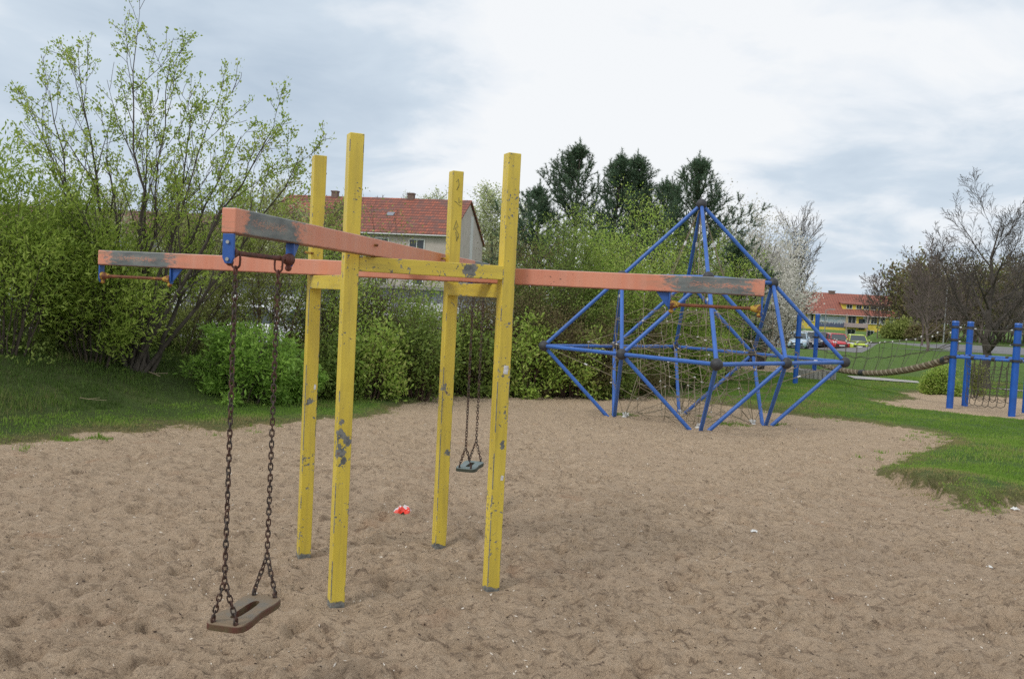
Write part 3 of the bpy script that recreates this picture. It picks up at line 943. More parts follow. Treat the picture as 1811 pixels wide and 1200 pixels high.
for (i, j, k), p in pts_.items():
    net.tube([p - Vector((0, 0, HS)), p + Vector((0, 0, HS))], NR_, 4)
    if rn.random() < .55: clampm(p + Vector((0, 0, rn.choice((-1, 1)) * HS)), s=.75)
    for di, dj, dk in ((1, 1, 0), (1, -1, 0), (1, 0, 1), (0, 1, 1), (-1, 0, 1), (0, -1, 1)):
        q = pts_.get((i + di, j + dj, k + dk))
        if q is None: continue
        outer_ = abs(i) + abs(j) + abs(k) >= NL - 1
        if rn.random() < (.12 if outer_ else .55): continue
        if dk == 0:
            o_ = Vector((0, 0, HS * (1 if (i + j) % 4 < 2 else -1)))
            rope(p + o_, q + o_, sag=.035)
        else:
            rope(p + Vector((0, 0, HS)), q - Vector((0, 0, HS)))
# stays from the frame to the corners of the inner net
for key, corner in (('L', (-NL, 0, -1)), ('R', (NL, 0, -1)), ('F', (0, -NL, -1)), ('B', (0, NL, -1))):
    pass
def near_nodes(p, n): 
    return sorted(pts_.values(), key=lambda q: (q - p).length)[:n]
for key in ('L', 'R', 'F', 'B'):
    p = nodes[key]
    for q in near_nodes(p, 2):
        mid = p.lerp(q, .62); rope(p, q, .0075); clampm(mid, q - p, 1.2)
for key in ('AL', 'AF', 'AR', 'AB'):
    p = nodes[key]
    for q in near_nodes(p, 3): rope(p, q, .0065); clampm(p.lerp(q, .4), q - p, 1.0)
for key in ('LF', 'FR', 'RB', 'BL'):
    p = nodes[key]
    for q in near_nodes(p, 3): rope(p, q, .0065)
top_n = near_nodes(nodes['A'], 4)
for q in top_n:
    rope(nodes['A'], q, .0085); clampm(nodes['A'].lerp(q, .55), q - nodes['A'], 1.6)
for ang_ in (20, 140, 260):
    q = nodes['A'] + Vector((math.cos(R(ang_)) * .55, math.sin(R(ang_)) * .55, -1.25)); rope(nodes['A'], q, .0085); clampm(q, (0, 0, 1), 1.7)
    for w_ in near_nodes(q, 2): rope(q, w_, .0065)
# ground anchors with fans of rope
low = [p for (i, j, k), p in pts_.items() if k <= -1]
for key in ('ZL', 'ZF', 'ZR', 'ZB'):
    base = nodes[key] * 1.0; base = nodes['Z'].lerp(base, .86); bp = Vector((base.x, base.y, -.25))
    bp.z = gz(bp.x + NX, bp.y + NY) + .0
    for q in sorted(low, key=lambda q: (q - bp).length)[:8]:
        rope(bp, q, .0062); 
        if rn.random() < .5: clampm(bp.lerp(q, .08), q - bp, 1.2)
    net.ball(bp + Vector((0, 0, .005)), .045, 8, 5, 1, .5)
no = net.build('rope_net', [M['rope'], M['clamp']], pyr)

# ------------------------------------------------------------------ vegetation tools
def tubes(P0, P1, R0, R1, n=3):
    """many tapered tubes at once"""
    P0 = np.asarray(P0, float); P1 = np.asarray(P1, float); R0 = np.asarray(R0, float); R1 = np.asarray(R1, float)
    d = P1 - P0; L = np.linalg.norm(d, axis=1, keepdims=True) + 1e-9; d = d / L
    ref = np.where(np.abs(d[:, 2:3]) > .9, np.array([[1., 0, 0]]), np.array([[0, 0, 1.]]))
    u = np.cross(d, ref); u /= np.linalg.norm(u, axis=1, keepdims=True) + 1e-9; v_ = np.cross(d, u)
    m = len(P0); V = np.zeros((m, 2 * n, 3))
    for k in range(n):
        t = 2 * np.pi * k / n
        o = u * np.cos(t) + v_ * np.sin(t)
        V[:, k] = P0 + o * R0[:, None]; V[:, n + k] = P1 + d * (R1[:, None] * .5) + o * R1[:, None]
    b = (np.arange(m) * 2 * n)[:, None]
    F = np.stack([np.concatenate([b + k, b + (k + 1) % n, b + n + (k + 1) % n, b + n + k], 1) for k in range(n)], 1).reshape(-1, 4)
    return V.reshape(-1, 3), F

def leaf_cards(C, D, L, W, rng, droop=.0, val=None, updir=.0):
    """rhombic leaves, folded on the midrib; C centres, D main directions"""
    n = len(C)
    r1 = rng.normal(size=(n, 3)); D = D + r1 * .55; D[:, 2] -= droop; D[:, 2] += updir
    D /= np.linalg.norm(D, axis=1, keepdims=True) + 1e-9
    s = np.cross(D, rng.normal(size=(n, 3))); s /= np.linalg.norm(s, axis=1, keepdims=True) + 1e-9
    nn = np.cross(D, s)
    L = np.broadcast_to(L, (n,))[:, None]; W = np.broadcast_to(W, (n,))[:, None]
    a = C; t = C + D * L; mL = C + D * L * .45 + s * W * .5 + nn * W * .15; mR = C + D * L * .45 - s * W * .5 + nn * W * .15
    V = np.stack([a, mL, t, mR], 1).reshape(-1, 3)
    F = np.arange(4 * n).reshape(-1, 4)
    val = rng.rand(n) if val is None else val
    return V, F, np.repeat(val, 4)

class Grow:
    def __init__(s, seed): s.r = random.Random(seed); s.p0 = []; s.p1 = []; s.a = []; s.b = []; s.tp = []; s.td = []; s.lv = []
    def seg(s, a, b, ra, rb): s.p0.append(a[:]); s.p1.append(b[:]); s.a.append(ra); s.b.append(rb)
    def branch(s, p, d, L, r_, lv, spec):
        """spec[lv] = (segments, wobble, up-pull, children, child angle lo/hi deg, child length lo/hi, first child position, end radius share)"""
        R_ = s.r; sg, wob, upp, nch, a0, a1, l0, l1, st, er = spec[lv]
        last = lv == len(spec) - 1
        pts = [Vector(p)]; d = Vector(d).normalized(); dirs = [d.copy()]
        for i in range(sg):
            d = (d + Vector((R_.gauss(0, wob), R_.gauss(0, wob), R_.gauss(0, wob) + upp))).normalized()
            q = pts[-1] + d * (L / sg)
            s.seg(pts[-1], q, r_ * (1 - (1 - er) * i / sg), r_ * (1 - (1 - er) * (i + 1) / sg)); pts.append(q); dirs.append(d.copy())
            if last: s.tp.append(q[:]); s.td.append(d[:])
        if not last:
            s.kids(pts, dirs, L, r_, lv, spec)
        return pts
    def kids(s, pts, dirs, L, r_, lv, spec):
        R_ = s.r; sg, wob, upp, nch, a0, a1, l0, l1, st, er = spec[lv]
        n = len(pts) - 1; az = R_.uniform(0, 6.28)
        for c in range(nch):
            t = st + (1 - st) * (c + R_.random()) / nch
            f = min(t * n, n - .001); i = int(f); p = pts[i].lerp(pts[i + 1], f - i); d = dirs[i + 1]
            az += 2.4 + R_.uniform(-.5, .5)
            u = d.orthogonal().normalized(); w_ = d.cross(u); side = u * math.cos(az) + w_ * math.sin(az)
            an = R(R_.uniform(a0, a1))
            nd = d * math.cos(an) + side * math.sin(an)
            rr = r_ * (1 - (1 - er) * t) * R_.uniform(.45, .7)
            s.branch(p, nd, L * R_.uniform(l0, l1) * (1.15 - .6 * t), max(rr, .0015), lv + 1, spec)
    def stem(s, p, q, r_, spec, bow=.12, lv=0, sg=9):
        """a main stem led from p to q in a slight bow, then branched as spec[lv]"""
        p, q = Vector(p), Vector(q); R_ = s.r; L = (q - p).length; er = spec[lv][9]
        c = p.lerp(q, .45) + Vector((0, 0, L * bow)) + Vector((R_.gauss(0, .03), R_.gauss(0, .03), 0)) * L
        pts = []
        for i in range(sg + 1):
            t = i / sg; pts.append(p * (1 - t) ** 2 + c * 2 * t * (1 - t) + q * t * t + Vector((R_.gauss(0, .006), R_.gauss(0, .006), 0)) * L * (t > 0))
        dirs = [(pts[min(i + 1, sg)] - pts[max(i - 1, 0)]).normalized() for i in range(sg + 1)]
        for i in range(sg): s.seg(pts[i], pts[i + 1], r_ * (1 - (1 - er) * i / sg), r_ * (1 - (1 - er) * (i + 1) / sg))
        s.kids(pts, dirs, L, r_, lv, spec)
        s.tp.append(pts[-1][:]); s.td.append(dirs[-1][:])

M['bark'] = barkmat('brown_bark', (.075, .06, .045))
M['bark_grey'] = barkmat('grey_bark', (.13, .115, .10))
M['bark_mid'] = barkmat('dark_grey_bark', (.075, .064, .054))
M['bark_red'] = barkmat('reddish_twig_bark', (.12, .075, .055))
M['bark_olive'] = barkmat('olive_twig_bark', (.11, .095, .055))
M['bark_far'] = barkmat('far_brown_twigs', (.16, .125, .11))
_lm = leafmat
def leafmat(name, c1, c2, trans=.35, rough=.55, c3=None, k=1.85):
    if 'blossom' in name: k = 1.1
    if 'young' in name: k = 1.75
    if 'willow' in name: k = 1.6
    if 'pine' in name: k = 2.2
    if 'brown' in name: k = 1.5
    f = lambda c: tuple(min(.85, x * k) for x in c)
    return _lm(name, f(c1), f(c2), trans, rough, f(c3) if c3 else None)
LM = {
 'young': leafmat('young_leaf', (.13, .19, .035), (.20, .27, .05), .4, .5, (.30, .33, .09)),
 'willow': leafmat('willow_leaf', (.11, .165, .028), (.19, .265, .045), .45, .5, (.29, .35, .085)),
 'bright': leafmat('bright_serrated_leaf', (.085, .155, .026), (.15, .25, .042), .4, .5, (.23, .33, .08)),
 'olive': leafmat('olive_bud_leaf', (.10, .115, .035), (.16, .19, .05), .35, .6, (.24, .25, .09)),
 'mid': leafmat('mid_green_leaf', (.07, .105, .022), (.12, .165, .036), .35, .5, (.19, .235, .065)),
 'yell': leafmat('yellow_green_leaf', (.12, .19, .032), (.22, .30, .058), .35, .5, (.27, .26, .10)),
 'brown': leafmat('brown_dry_leaf', (.085, .065, .035), (.13, .11, .05), .25, .7, (.14, .17, .05)),
 'pine': leafmat('pine_needle', (.026, .050, .030), (.048, .080, .044), .15, .6, (.08, .12, .065)),
 'blossom': leafmat('white_blossom', (.52, .50, .45), (.72, .70, .66), .3, .7, (.36, .38, .20)),
 'birch': leafmat('pale_birch_leaf', (.20, .24, .11), (.30, .33, .18), .4, .6, (.36, .37, .24)),
 'gold': leafmat('golden_leaf', (.25, .21, .05), (.42, .34, .06), .3, .6, (.50, .42, .12)),
}

def finish(g, base, name, label, cat, bark, leaf=None, group=None, crown='crown', trunk='trunk', nleaf=3, ls=.04, lw=.5, spread=.05, droop=0, up_=0, seed=0, sides=3, minr=0, keep=1.0, valbias=0.0):
    base = Vector(base); root = empty(name, base, 0, label, cat, group)
    P0 = np.array(g.p0) - np.array(base); P1 = np.array(g.p1) - np.array(base)
    A_, B_ = np.maximum(np.array(g.a), minr), np.maximum(np.array(g.b), minr)
    big = A_ > max(.02, minr * 2.2)
    Vb, Fb = tubes(P0[big], P1[big], A_[big], B_[big], 8) if big.any() else (np.zeros((0, 3)), np.zeros((0, 4), int))
    Vs, Fs = tubes(P0[~big], P1[~big], A_[~big], B_[~big], sides) if (~big).any() else (np.zeros((0, 3)), np.zeros((0, 4), int))
    V = np.vstack([Vb, Vs]); F = np.vstack([Fb, Fs + len(Vb)])
    nmesh(trunk, V, F, bark, root, True)
    if leaf:
        rng = np.random.RandomState(seed + 100)
        T = np.array(g.tp) - np.array(base); D = np.array(g.td)
        if keep < 1:
            k = rng.rand(len(T)) < keep; T, D = T[k], D[k]
        T = np.repeat(T, nleaf, 0); D = np.repeat(D, nleaf, 0)
        C = T + rng.normal(size=T.shape) * spread
        sz = ls * rng.uniform(.6, 1.25, len(C))
        vb = np.clip(rng.rand(len(C)) * .8 + valbias + .25 * fbm(C[:, 0] * 1.7 + C[:, 1], C[:, 2] * 1.7, seed, 2), 0, 1)
        V, F, vv = leaf_cards(C, D, sz, sz * lw, rng, droop, vb, up_)
        nmesh(crown, V, F, leaf, root, attr={'v': vv})
    return root

# spec rows: segs, wobble, up, children, angle lo, hi, len lo, hi, start, end radius share
SP_SHRUB = [(9, .05, .02, 9, 20, 50, .28, .5, .25, .3), (5, .10, .05, 5, 25, 60, .35, .6, .2, .35), (3, .16, .03, 0, 0, 0, 0, 0, 0, .5)]
SP_FINE = [(9, .05, .02, 10, 15, 45, .3, .5, .2, .3), (5, .10, .05, 6, 20, 55, .4, .65, .15, .35), (3, .15, .04, 3, 30, 60, .5, .8, .2, .5), (2, .2, 0, 0, 0, 0, 0, 0, 0, .5)]

def dome_shrub(name, label, px, Y, hw, top, kind, nst=12, seed=1, bark=None, spec=SP_SHRUB, ls=.05, lw=.5, nleaf=4, spread=.06, cat='shrub', depth=.8, group=None,
               low=.35, basew=.3, droop=0, keep=1, r0=.018, minr=0, flat=.5, valbias=0, skirt=None):
    if skirt is None: skirt = int(nst * .7)
    b = foot(px, Y); g = Grow(seed); R_ = g.r
    half = hw / F_PX * Y
    topz = at(px, top, Y).z
    for i in range(nst):
        a = (i + R_.random()) / nst * 2 * math.pi
        rad = math.sqrt(R_.random())
        tx = b.x + math.cos(a) * rad * half; ty = Y + math.sin(a) * rad * half * depth
        hh_ = (1 - flat * rad ** 2) * R_.uniform(.62, 1.05)
        tz = b.z + (topz - b.z) * max(low, hh_)
        sx_, sy_ = b.x + (tx - b.x) * basew, Y + (ty - Y) * basew
        g.stem((sx_, sy_, gz(sx_, sy_) - .03), (tx, ty, tz), r0 * R_.uniform(.6, 1.1), spec, bow=R_.uniform(.02, .14))
    # skirts: short low branches so the shrub closes towards the ground
    for i in range(skirt):
        a = (i + R_.random()) / max(1, skirt) * 2 * math.pi; rad = R_.uniform(.55, 1.0)
        tx = b.x + math.cos(a) * rad * half; ty = Y + math.sin(a) * rad * half * depth; tz = gz(tx, ty) + (topz - b.z) * R_.uniform(.06, .42)
        sx_, sy_ = b.x + (tx - b.x) * .5, Y + (ty - Y) * .5
        g.stem((sx_, sy_, gz(sx_, sy_) - .02), (tx, ty, tz), r0 * .5, spec, bow=.2)
    return finish(g, b, name, label, cat, bark or M['bark'], LM[kind] if kind else None, group, 'foliage', 'stems', nleaf, ls, lw, spread, droop, 0, seed, minr=minr, keep=keep, valbias=valbias)

# ---- big loose shrub tree with young leaves, left
def led_tree(name, label, px, Y, targets, r0, spec, kind, seed, cat='tree', bark=None, dz=.9, **kw):
    b = foot(px, Y); g = Grow(seed)
    for tx, ty in targets:
        yy_ = Y + g.r.uniform(-dz, dz); t = at(tx, ty, yy_)
        o_ = b + Vector((g.r.uniform(-.12, .12), g.r.uniform(-.12, .12), -.05))
        g.stem(o_, t, r0 * g.r.uniform(.6, 1), spec, bow=g.r.uniform(.02, .12))
    return finish(g, b, name, label, cat, bark or M['bark'], LM[kind] if kind else None, seed=seed, **kw)

SP_YOUNG = [(10, .04, .03, 12, 18, 42, .18, .34, .28, .16), (6, .09, .05, 5, 20, 50, .3, .55, .25, .3), (4, .14, .04, 0, 0, 0, 0, 0, 0, .5)]
led_tree('young_tree', 'tall loose tree with thin dark stems and fresh small green leaves above the bank', 248, 12.6,
         [(234, 52), (296, 105), (140, 120), (82, 160), (42, 185), (345, 180), (385, 175), (425, 240), (490, 222), (532, 285), (100, 300), (262, 190), (190, 240), (400, 350), (160, 370)],
         .042, SP_YOUNG, 'young', 21, nleaf=9, ls=.043, lw=.62, spread=.030, up_=.2, valbias=.05, keep=.6, minr=.0034, bark=M['bark_mid'])
led_tree('young_tree', 'multi stemmed sapling tree leaning right behind the near orange beam end', 330, 14.2,
         [(470, 255), (520, 300), (560, 320), (420, 300), (480, 370), (590, 400), (300, 330), (440, 450), (540, 450), (250, 400)],
         .016, SP_YOUNG, 'olive', 22, nleaf=5, ls=.05, lw=.6, spread=.04, up_=.2, bark=M['bark_olive'], keep=.6)

# ---- bushes on the left bank
dome_shrub('willow_bush', 'bright green willow like bush filling the left edge', 10, 11.6, 155, 285, 'willow', 20, 31, ls=.085, lw=.28, nleaf=6, spread=.09, low=.45, valbias=.12, skirt=3, flat=.42)
dome_shrub('willow_bush', 'feathery light green bush in front of the far left beam end', 160, 12.3, 120, 385, 'willow', 18, 32, ls=.085, lw=.28, nleaf=6, spread=.09, low=.48, valbias=.1, skirt=2, flat=.42)
dome_shrub('leafy_bush', 'low dark green bush at the foot of the left willow bush', 70, 12.9, 170, 520, 'mid', 18, 33, ls=.06, nleaf=4, spread=.07, low=.55, skirt=4)
dome_shrub('leafy_bush', 'shaded olive bush low behind the young tree stems', 255, 14.4, 130, 520, 'olive', 20, 34, ls=.05, nleaf=3, skirt=3, spread=.06, low=.5, bark=M['bark_olive'])
dome_shrub('serrated_shrub', 'vivid green shrub with drooping serrated leaves beside the near swing chains', 425, 12.9, 88, 575, 'bright', 13, 35, ls=.09, lw=.34, nleaf=3, spread=.05, low=.4, droop=.25, skirt=7, flat=.35)
dome_shrub('serrated_shrub', 'smaller bright green shrub right of the near swing chains', 500, 13.6, 62, 625, 'bright', 11, 36, ls=.08, lw=.36, nleaf=4, spread=.05, low=.45, droop=.3)
# ---- twiggy hedge behind the posts, left to right
hedge = [
 (330, 15.8, 130, 365, 'olive', 'twiggy olive shrub behind the young tree stems', 2, .55),
 (195, 15.4, 120, 385, 'olive', 'twiggy shrub between the feathery bush and the young tree', 2, .5),
 (470, 15.6, 125, 385, 'olive', 'brown olive twiggy shrub behind the near beam end', 2, .5),
 (585, 15.9, 95, 345, 'yell', 'loose green shrub standing behind the rear left post', 2, .6),
 (668, 17.0, 85, 380, 'olive', 'thin sparse shrub rising in front of the tiled roof', 1, .6),
 (620, 16.6, 120, 485, 'brown', 'brown twiggy thicket between the two left posts', 3, .7),
 (735, 17.0, 100, 500, 'yell', 'olive green hedge shrub between the front left and rear right posts', 3, .7),
 (830, 17.6, 85, 520, 'brown', 'reddish twiggy shrub between the two right posts', 4, .9),
 (905, 18.3, 85, 425, 'brown', 'brown shrub showing right behind the front right post', 4, .9),
 (985, 18.6, 105, 362, 'mid', 'tall green hedge shrub under the tallest pine', 4, 1),
 (1060, 19.2, 90, 385, 'yell', 'light green hedge shrub above the left joint of the pyramid', 4, .9),
 (1000, 17.9, 100, 500, 'brown', 'brown thicket below the right orange arm', 5, .8),
 (1120, 20.4, 90, 385, 'yell', 'yellow green shrub behind the left face of the pyramid', 4, .9),
 (1110, 19.3, 70, 520, 'brown', 'brown twiggy shrub behind the left tubes of the pyramid', 4, .9),
 (1185, 22.0, 85, 400, 'mid', 'green shrub behind the middle of the rope net', 4, .9),
 (1195, 21.2, 75, 500, 'yell', 'yellowish budding shrub behind the rope net', 4, .9),
 (1040, 21.5, 110, 395, 'mid', 'deep green shrub mass behind the hedge right of the posts', 5, 1),
 (1260, 24.5, 75, 410, 'yell', 'bright yellow green shrub behind the top of the pyramid', 4, 1),
]
for i, (px, Y, hw, top, kd, lb, nl, kp) in enumerate(hedge):
    dome_shrub('hedge_shrub', lb, px, Y, hw, top, kd, 15 if hw > 75 else 12, 50 + i, ls=.055 if kd != 'brown' else .045, nleaf=nl * 2 + 1, spread=.10, low=.45,
               bark=M['bark_olive'] if kd in ('mid', 'yell') else M['bark_red'], spec=SP_SHRUB if i % 2 else SP_SHRUB, keep=kp, r0=.02, minr=.0022)
lowb = [
 (655, 14.9, 62, 585, 'yell', 'low yellow green leafy shrub behind the front left post'),
 (735, 15.6, 60, 560, 'mid', 'low leafy shrub left of the rear right post'),
 (590, 14.6, 55, 610, 'mid', 'small dark leafy shrub behind the left pair of posts'),
 (830, 16.9, 60, 590, 'mid', 'low green shrub behind the hanging far swing chains'),
 (935, 17.3, 62, 585, 'yell', 'low rounded leafy shrub left of the pyramid corner'),
 (1010, 17.6, 64, 590, 'yell', 'low rounded leafy shrub under the left pyramid corner'),
 (1075, 18.0, 55, 600, 'mid', 'low leafy shrub behind the left pyramid feet'),
]
for i, (px, Y, hw, top, kd, lb) in enumerate(lowb):
    dome_shrub('low_shrub', lb, px, Y, hw, top - 8, kd, 16, 90 + i, ls=.085, lw=.45, nleaf=3, spread=.09, low=.3, droop=.2, minr=.002, flat=.4, skirt=7, keep=.6, bark=M['bark_red'])

# ---- pines
def pine(px, Y, top, hw, label, seed, lean=0, low=.12, twin=False):
    b = foot(px, Y); g = Grow(seed); R_ = g.r
    H_ = at(px, top, Y).z - b.z; half = hw / F_PX * Y
    root = empty('pine_tree', b, 0, label, 'pine tree', 'pines behind the hedge')
    tips = []; tdir = []
    sg = 14; pts = [Vector((b.x, b.y, b.z - .05))]
    for i in range(1, sg + 1):
        t = i / sg
        pts.append(Vector((b.x + lean * t + R_.gauss(0, .03), Y + R_.gauss(0, .03), b.z + H_ * t)))
    for i in range(sg): g.seg(pts[i], pts[i + 1], .10 * (1 - i / sg) + .012, .10 * (1 - (i + 1) / sg) + .012)
    nw = int(H_ / .36)
    for k in range(nw):
        t = low + (1 - low) * (k + .5) / nw; f = t * sg; i = min(int(f), sg - 1); p = pts[i].lerp(pts[i + 1], f - i)
        prof = min(1.0, ((1 - t) / .55) ** .85) * 1.85 * (.6 + .4 * min(1, (t - low) / .2 + .2))
        Lb = half * max(.10, prof)
        for c in range(R_.choice((5, 6, 6, 7))):
            az = R_.uniform(0, 6.283); Lc = Lb * R_.uniform(.45, 1.2)
            d = Vector((math.cos(az), math.sin(az), -.02 + .95 * t))
            q = p; n = 4; prev = p; dd = d.normalized(); rr = .02 * (1 - t) + .008; n = 5 if Lc > 1 else 4
            for s_ in range(n):
                dd = (dd + Vector((R_.gauss(0, .08), R_.gauss(0, .08), .085))).normalized(); q = prev + dd * Lc / n
                g.seg(prev, q, rr * (1 - s_ / n) + .004, rr * (1 - (s_ + 1) / n) + .004)
                if s_ >= 1 or Lc < .5:
                    for side in range(4 if s_ < n - 1 else 3):
                        a2 = R_.uniform(0, 6.283); u = dd.orthogonal().normalized(); w_ = dd.cross(u)
                        nd = (dd * .75 + (u * math.cos(a2) + w_ * math.sin(a2)) * .8 + Vector((0, 0, .45))).normalized()
                        Ls = R_.uniform(.20, .40); e = q + nd * Ls
                        g.seg(q, e, .006, .004)
                        for m_ in range(4): tips.append((q.lerp(e, (m_ + .6) / 4))[:]); tdir.append(nd[:])
                for m_ in range(3): 
                    if s_ >= 1: tips.append(prev.lerp(q, (m_ + .5) / 3)[:]); tdir.append(dd[:])
                prev = q
            cn = Vector((dd.x * .35, dd.y * .35, 1)).normalized(); cl__ = R_.uniform(.15, .38)
            g.seg(prev, prev + cn * cl__, .006, .004)
            for m_ in range(int(cl__ / .05)): tips.append((prev + cn * (m_ * .05))[:]); tdir.append(cn[:])
    e = pts[-1]
    for m_ in range(12): tips.append((e + Vector((0, 0, m_ * .04)))[:]); tdir.append((0, 0, 1))
    for c in range(4):
        nd = Vector((R_.gauss(0, .4), R_.gauss(0, .4), 1)).normalized()
        for m_ in range(5): tips.append((e + nd * (m_ * .07))[:]); tdir.append(nd[:])
    base = np.array(b)
    V, F = tubes(np.array(g.p0) - base, np.array(g.p1) - base, g.a, g.b, 5)
    nmesh('trunk', V, F, M['bark'], root, True)
    rng = np.random.RandomState(seed); NN = 9
    T = np.repeat(np.array(tips) - base, NN, 0); D = np.repeat(np.array(tdir), NN, 0)
    nd = D * .9 + rng.normal(size=D.shape) * .55; nd /= np.linalg.norm(nd, axis=1, keepdims=True)
    s_ = np.cross(nd, rng.normal(size=D.shape)); s_ /= np.linalg.norm(s_, axis=1, keepdims=True)
    L = rng.uniform(.07, .13, len(T))[:, None]
    V = np.stack([T - s_ * .0075, T + s_ * .0075, T + nd * L], 1).reshape(-1, 3)
    nmesh('needles', V, np.arange(len(V)).reshape(-1, 3), LM['pine'], root, attr={'v': np.repeat(rng.rand(len(T)) ** 1.5, 3)})
    return root
pine(1008, 26, 272, 82, 'tallest dark pine right of the front right post', 201, -.1)
pine(938, 25, 345, 58, 'short dark pine half hidden by the front right post', 202)
pine(1072, 27.5, 288, 60, 'slim pine, left one of the close pair', 203, .05)
pine(1112, 28.0, 290, 60, 'slim pine, right one of the close pair', 204, -.05)
pine(1212, 26.5, 294, 78, 'broad dark pine right behind the top of the pyramid', 205, .05)
pine(1160, 29.5, 335, 80, 'pine lower down between the close pair and the broad pine', 206)
pine(1290, 25.5, 440, 48, 'small dark pine low behind the right side of the pyramid', 207)

# ---- background trees
SP_BARE = [(12, .045, .03, 20, 30, 60, .38, .58, .18, .08), (7, .06, .05, 9, 25, 50, .34, .55, .12, .2), (5, .07, .05, 7, 22, 48, .4, .6, .12, .35), (3, .07, .05, 0, 0, 0, 0, 0, 0, .5)]
SP_BARE4 = [(12, .045, .03, 15, 36, 66, .46, .66, .22, .07), (9, .05, .06, 10, 22, 48, .32, .52, .15, .16), (6, .06, .05, 7, 22, 45, .38, .58, .12, .3), (4, .07, .04, 3, 20, 40, .5, .7, .1, .5), (2, .06, .0, 0, 0, 0, 0, 0, 0, .6)]
def bare(px, Y, top, r0, label, seed, name='bare_tree', spec=SP_BARE, bark=None, leaf=None, minr=.004, stems=1, base=None, spreadpx=0, cat='tree', **kw):
    b = base or foot(px, Y); g = Grow(seed)
    topz = at(px, top, Y).z
    for i in range(stems):
        tx = b.x + (0 if stems == 1 else g.r.uniform(-1, 1) * spreadpx / F_PX * Y)
        tz = b.z + (topz - b.z) * (1 if i == 0 else g.r.uniform(.7, .98))
        g.stem((b.x + g.r.uniform(-.1, .1) * (stems > 1), b.y, b.z - .1), (tx, Y + g.r.uniform(-.4, .4) * stems * .4, tz), r0 * (1 if i == 0 else .7), spec, bow=.0, sg=12)
    return finish(g, b, name, label, cat, bark or M['bark_grey'], LM[leaf] if leaf else None, seed=seed, minr=minr, **kw)

bare(1745, 27.6, 400, .16, 'bare tree with a thick trunk behind the blue climbing posts', 301, spec=SP_BARE4, minr=.0045, bark=M['bark_mid'])
bare(1387, 46, 425, .14, 'tall bare tree with upright branches behind the white blossom', 302, spec=[(12, .03, .03, 22, 18, 38, .40, .62, .12, .12), (7, .07, .06, 8, 18, 40, .34, .55, .12, .25), (5, .1, .07, 6, 18, 40, .4, .6, .1, .4), (3, .12, .07, 0, 0, 0, 0, 0, 0, .5)], minr=.008, stems=2, spreadpx=14)
bare(1305, 34, 400, .05, 'white flowering tree behind the right slope of the pyramid', 303, 'blossom_tree', SP_SHRUB, leaf='blossom', stems=11, spreadpx=48, nleaf=6, ls=.075, lw=.8, spread=.15, minr=.005)
bare(1328, 37, 450, .05, 'low bushy tree thick with white blossom beside the bare tree', 304, 'blossom_tree', SP_SHRUB, leaf='blossom', stems=20, spreadpx=38, nleaf=13, ls=.085, lw=.8, spread=.17, minr=.005)
bare(1345, 33, 500, .05, 'small white blossom bush nearest the pyramid right corner', 305, 'blossom_bush', SP_SHRUB, leaf='blossom', stems=16, spreadpx=40, nleaf=9, ls=.07, lw=.8, spread=.12, minr=.004, cat='shrub')
bare(872, 100, 372, .12, 'pale green drooping birch beyond the house gable', 306, 'birch_tree', SP_BARE, bark=M['bark_grey'], leaf='birch', stems=2, spreadpx=12, nleaf=3, ls=.24, lw=.6, spread=.35, droop=.7, minr=.016)
bare(738, 112, 377, .15, 'light green tree top showing above the red roof ridge', 307, 'leafy_tree', SP_BARE, leaf='birch', stems=3, spreadpx=26, nleaf=2, ls=.22, lw=.6, spread=.25, minr=.02)
bare(1640, 66, 455, .12, 'bare brown tree left of the thick trunked tree', 308, spec=SP_BARE, bark=M['bark_far'], minr=.014)
bare(1630, 80, 480, .10, 'bare tree in front of the right end of the yellow building', 309, bark=M['bark_far'], minr=.018)
bare(1552, 105, 495, .08, 'small distant bare tree by the yellow building roof', 310, bark=M['bark_far'], minr=.022)
bare(1692, 70, 492, .13, 'bare brown tree behind the left climbing post', 311, bark=M['bark_far'], minr=.015)
bare(1795, 60, 470, .13, 'bare tree at the right edge behind the climbing posts', 312, bark=M['bark_far'], minr=.013)
bare(1870, 42, 425, .18, 'bare tree reaching in from beyond the right edge', 313, minr=.009)
bare(1326, 66, 505, .30, 'short thick dark trunk with a thin crown beside the parked white car', 314, bark=M['bark'], minr=.014)
bare(1388, 84, 545, .1, 'small golden flowering tree by the parking lot', 315, 'golden_tree', SP_SHRUB, leaf='gold', stems=6, spreadpx=12, nleaf=3, ls=.22, lw=.8, spread=.2, minr=.02)
bare(690, 118, 388, .2, 'far leafless tree behind the red roof house', 316, bark=M['bark_far'], minr=.02)
for i, (px, Y, top, lb) in enumerate([(30, 40, 400, 'thin far tree behind the left willow bush'), (150, 44, 375, 'far leafing tree behind the young tree, left of its stems'), (330, 46, 370, 'far leafing tree behind the young tree, right of its stems'),
                              (440, 42, 375, 'far leafing tree above the near beam end'), (530, 48, 385, 'far leafing tree left of the rear left post')]):
    bare(px, Y, top, .12, lb, 330 + i, 'far_tree', SP_BARE, bark=M['bark_far'], leaf='birch' if i % 2 else 'olive', nleaf=1, ls=.14, lw=.6, spread=.2, minr=.010, stems=2, spreadpx=40)
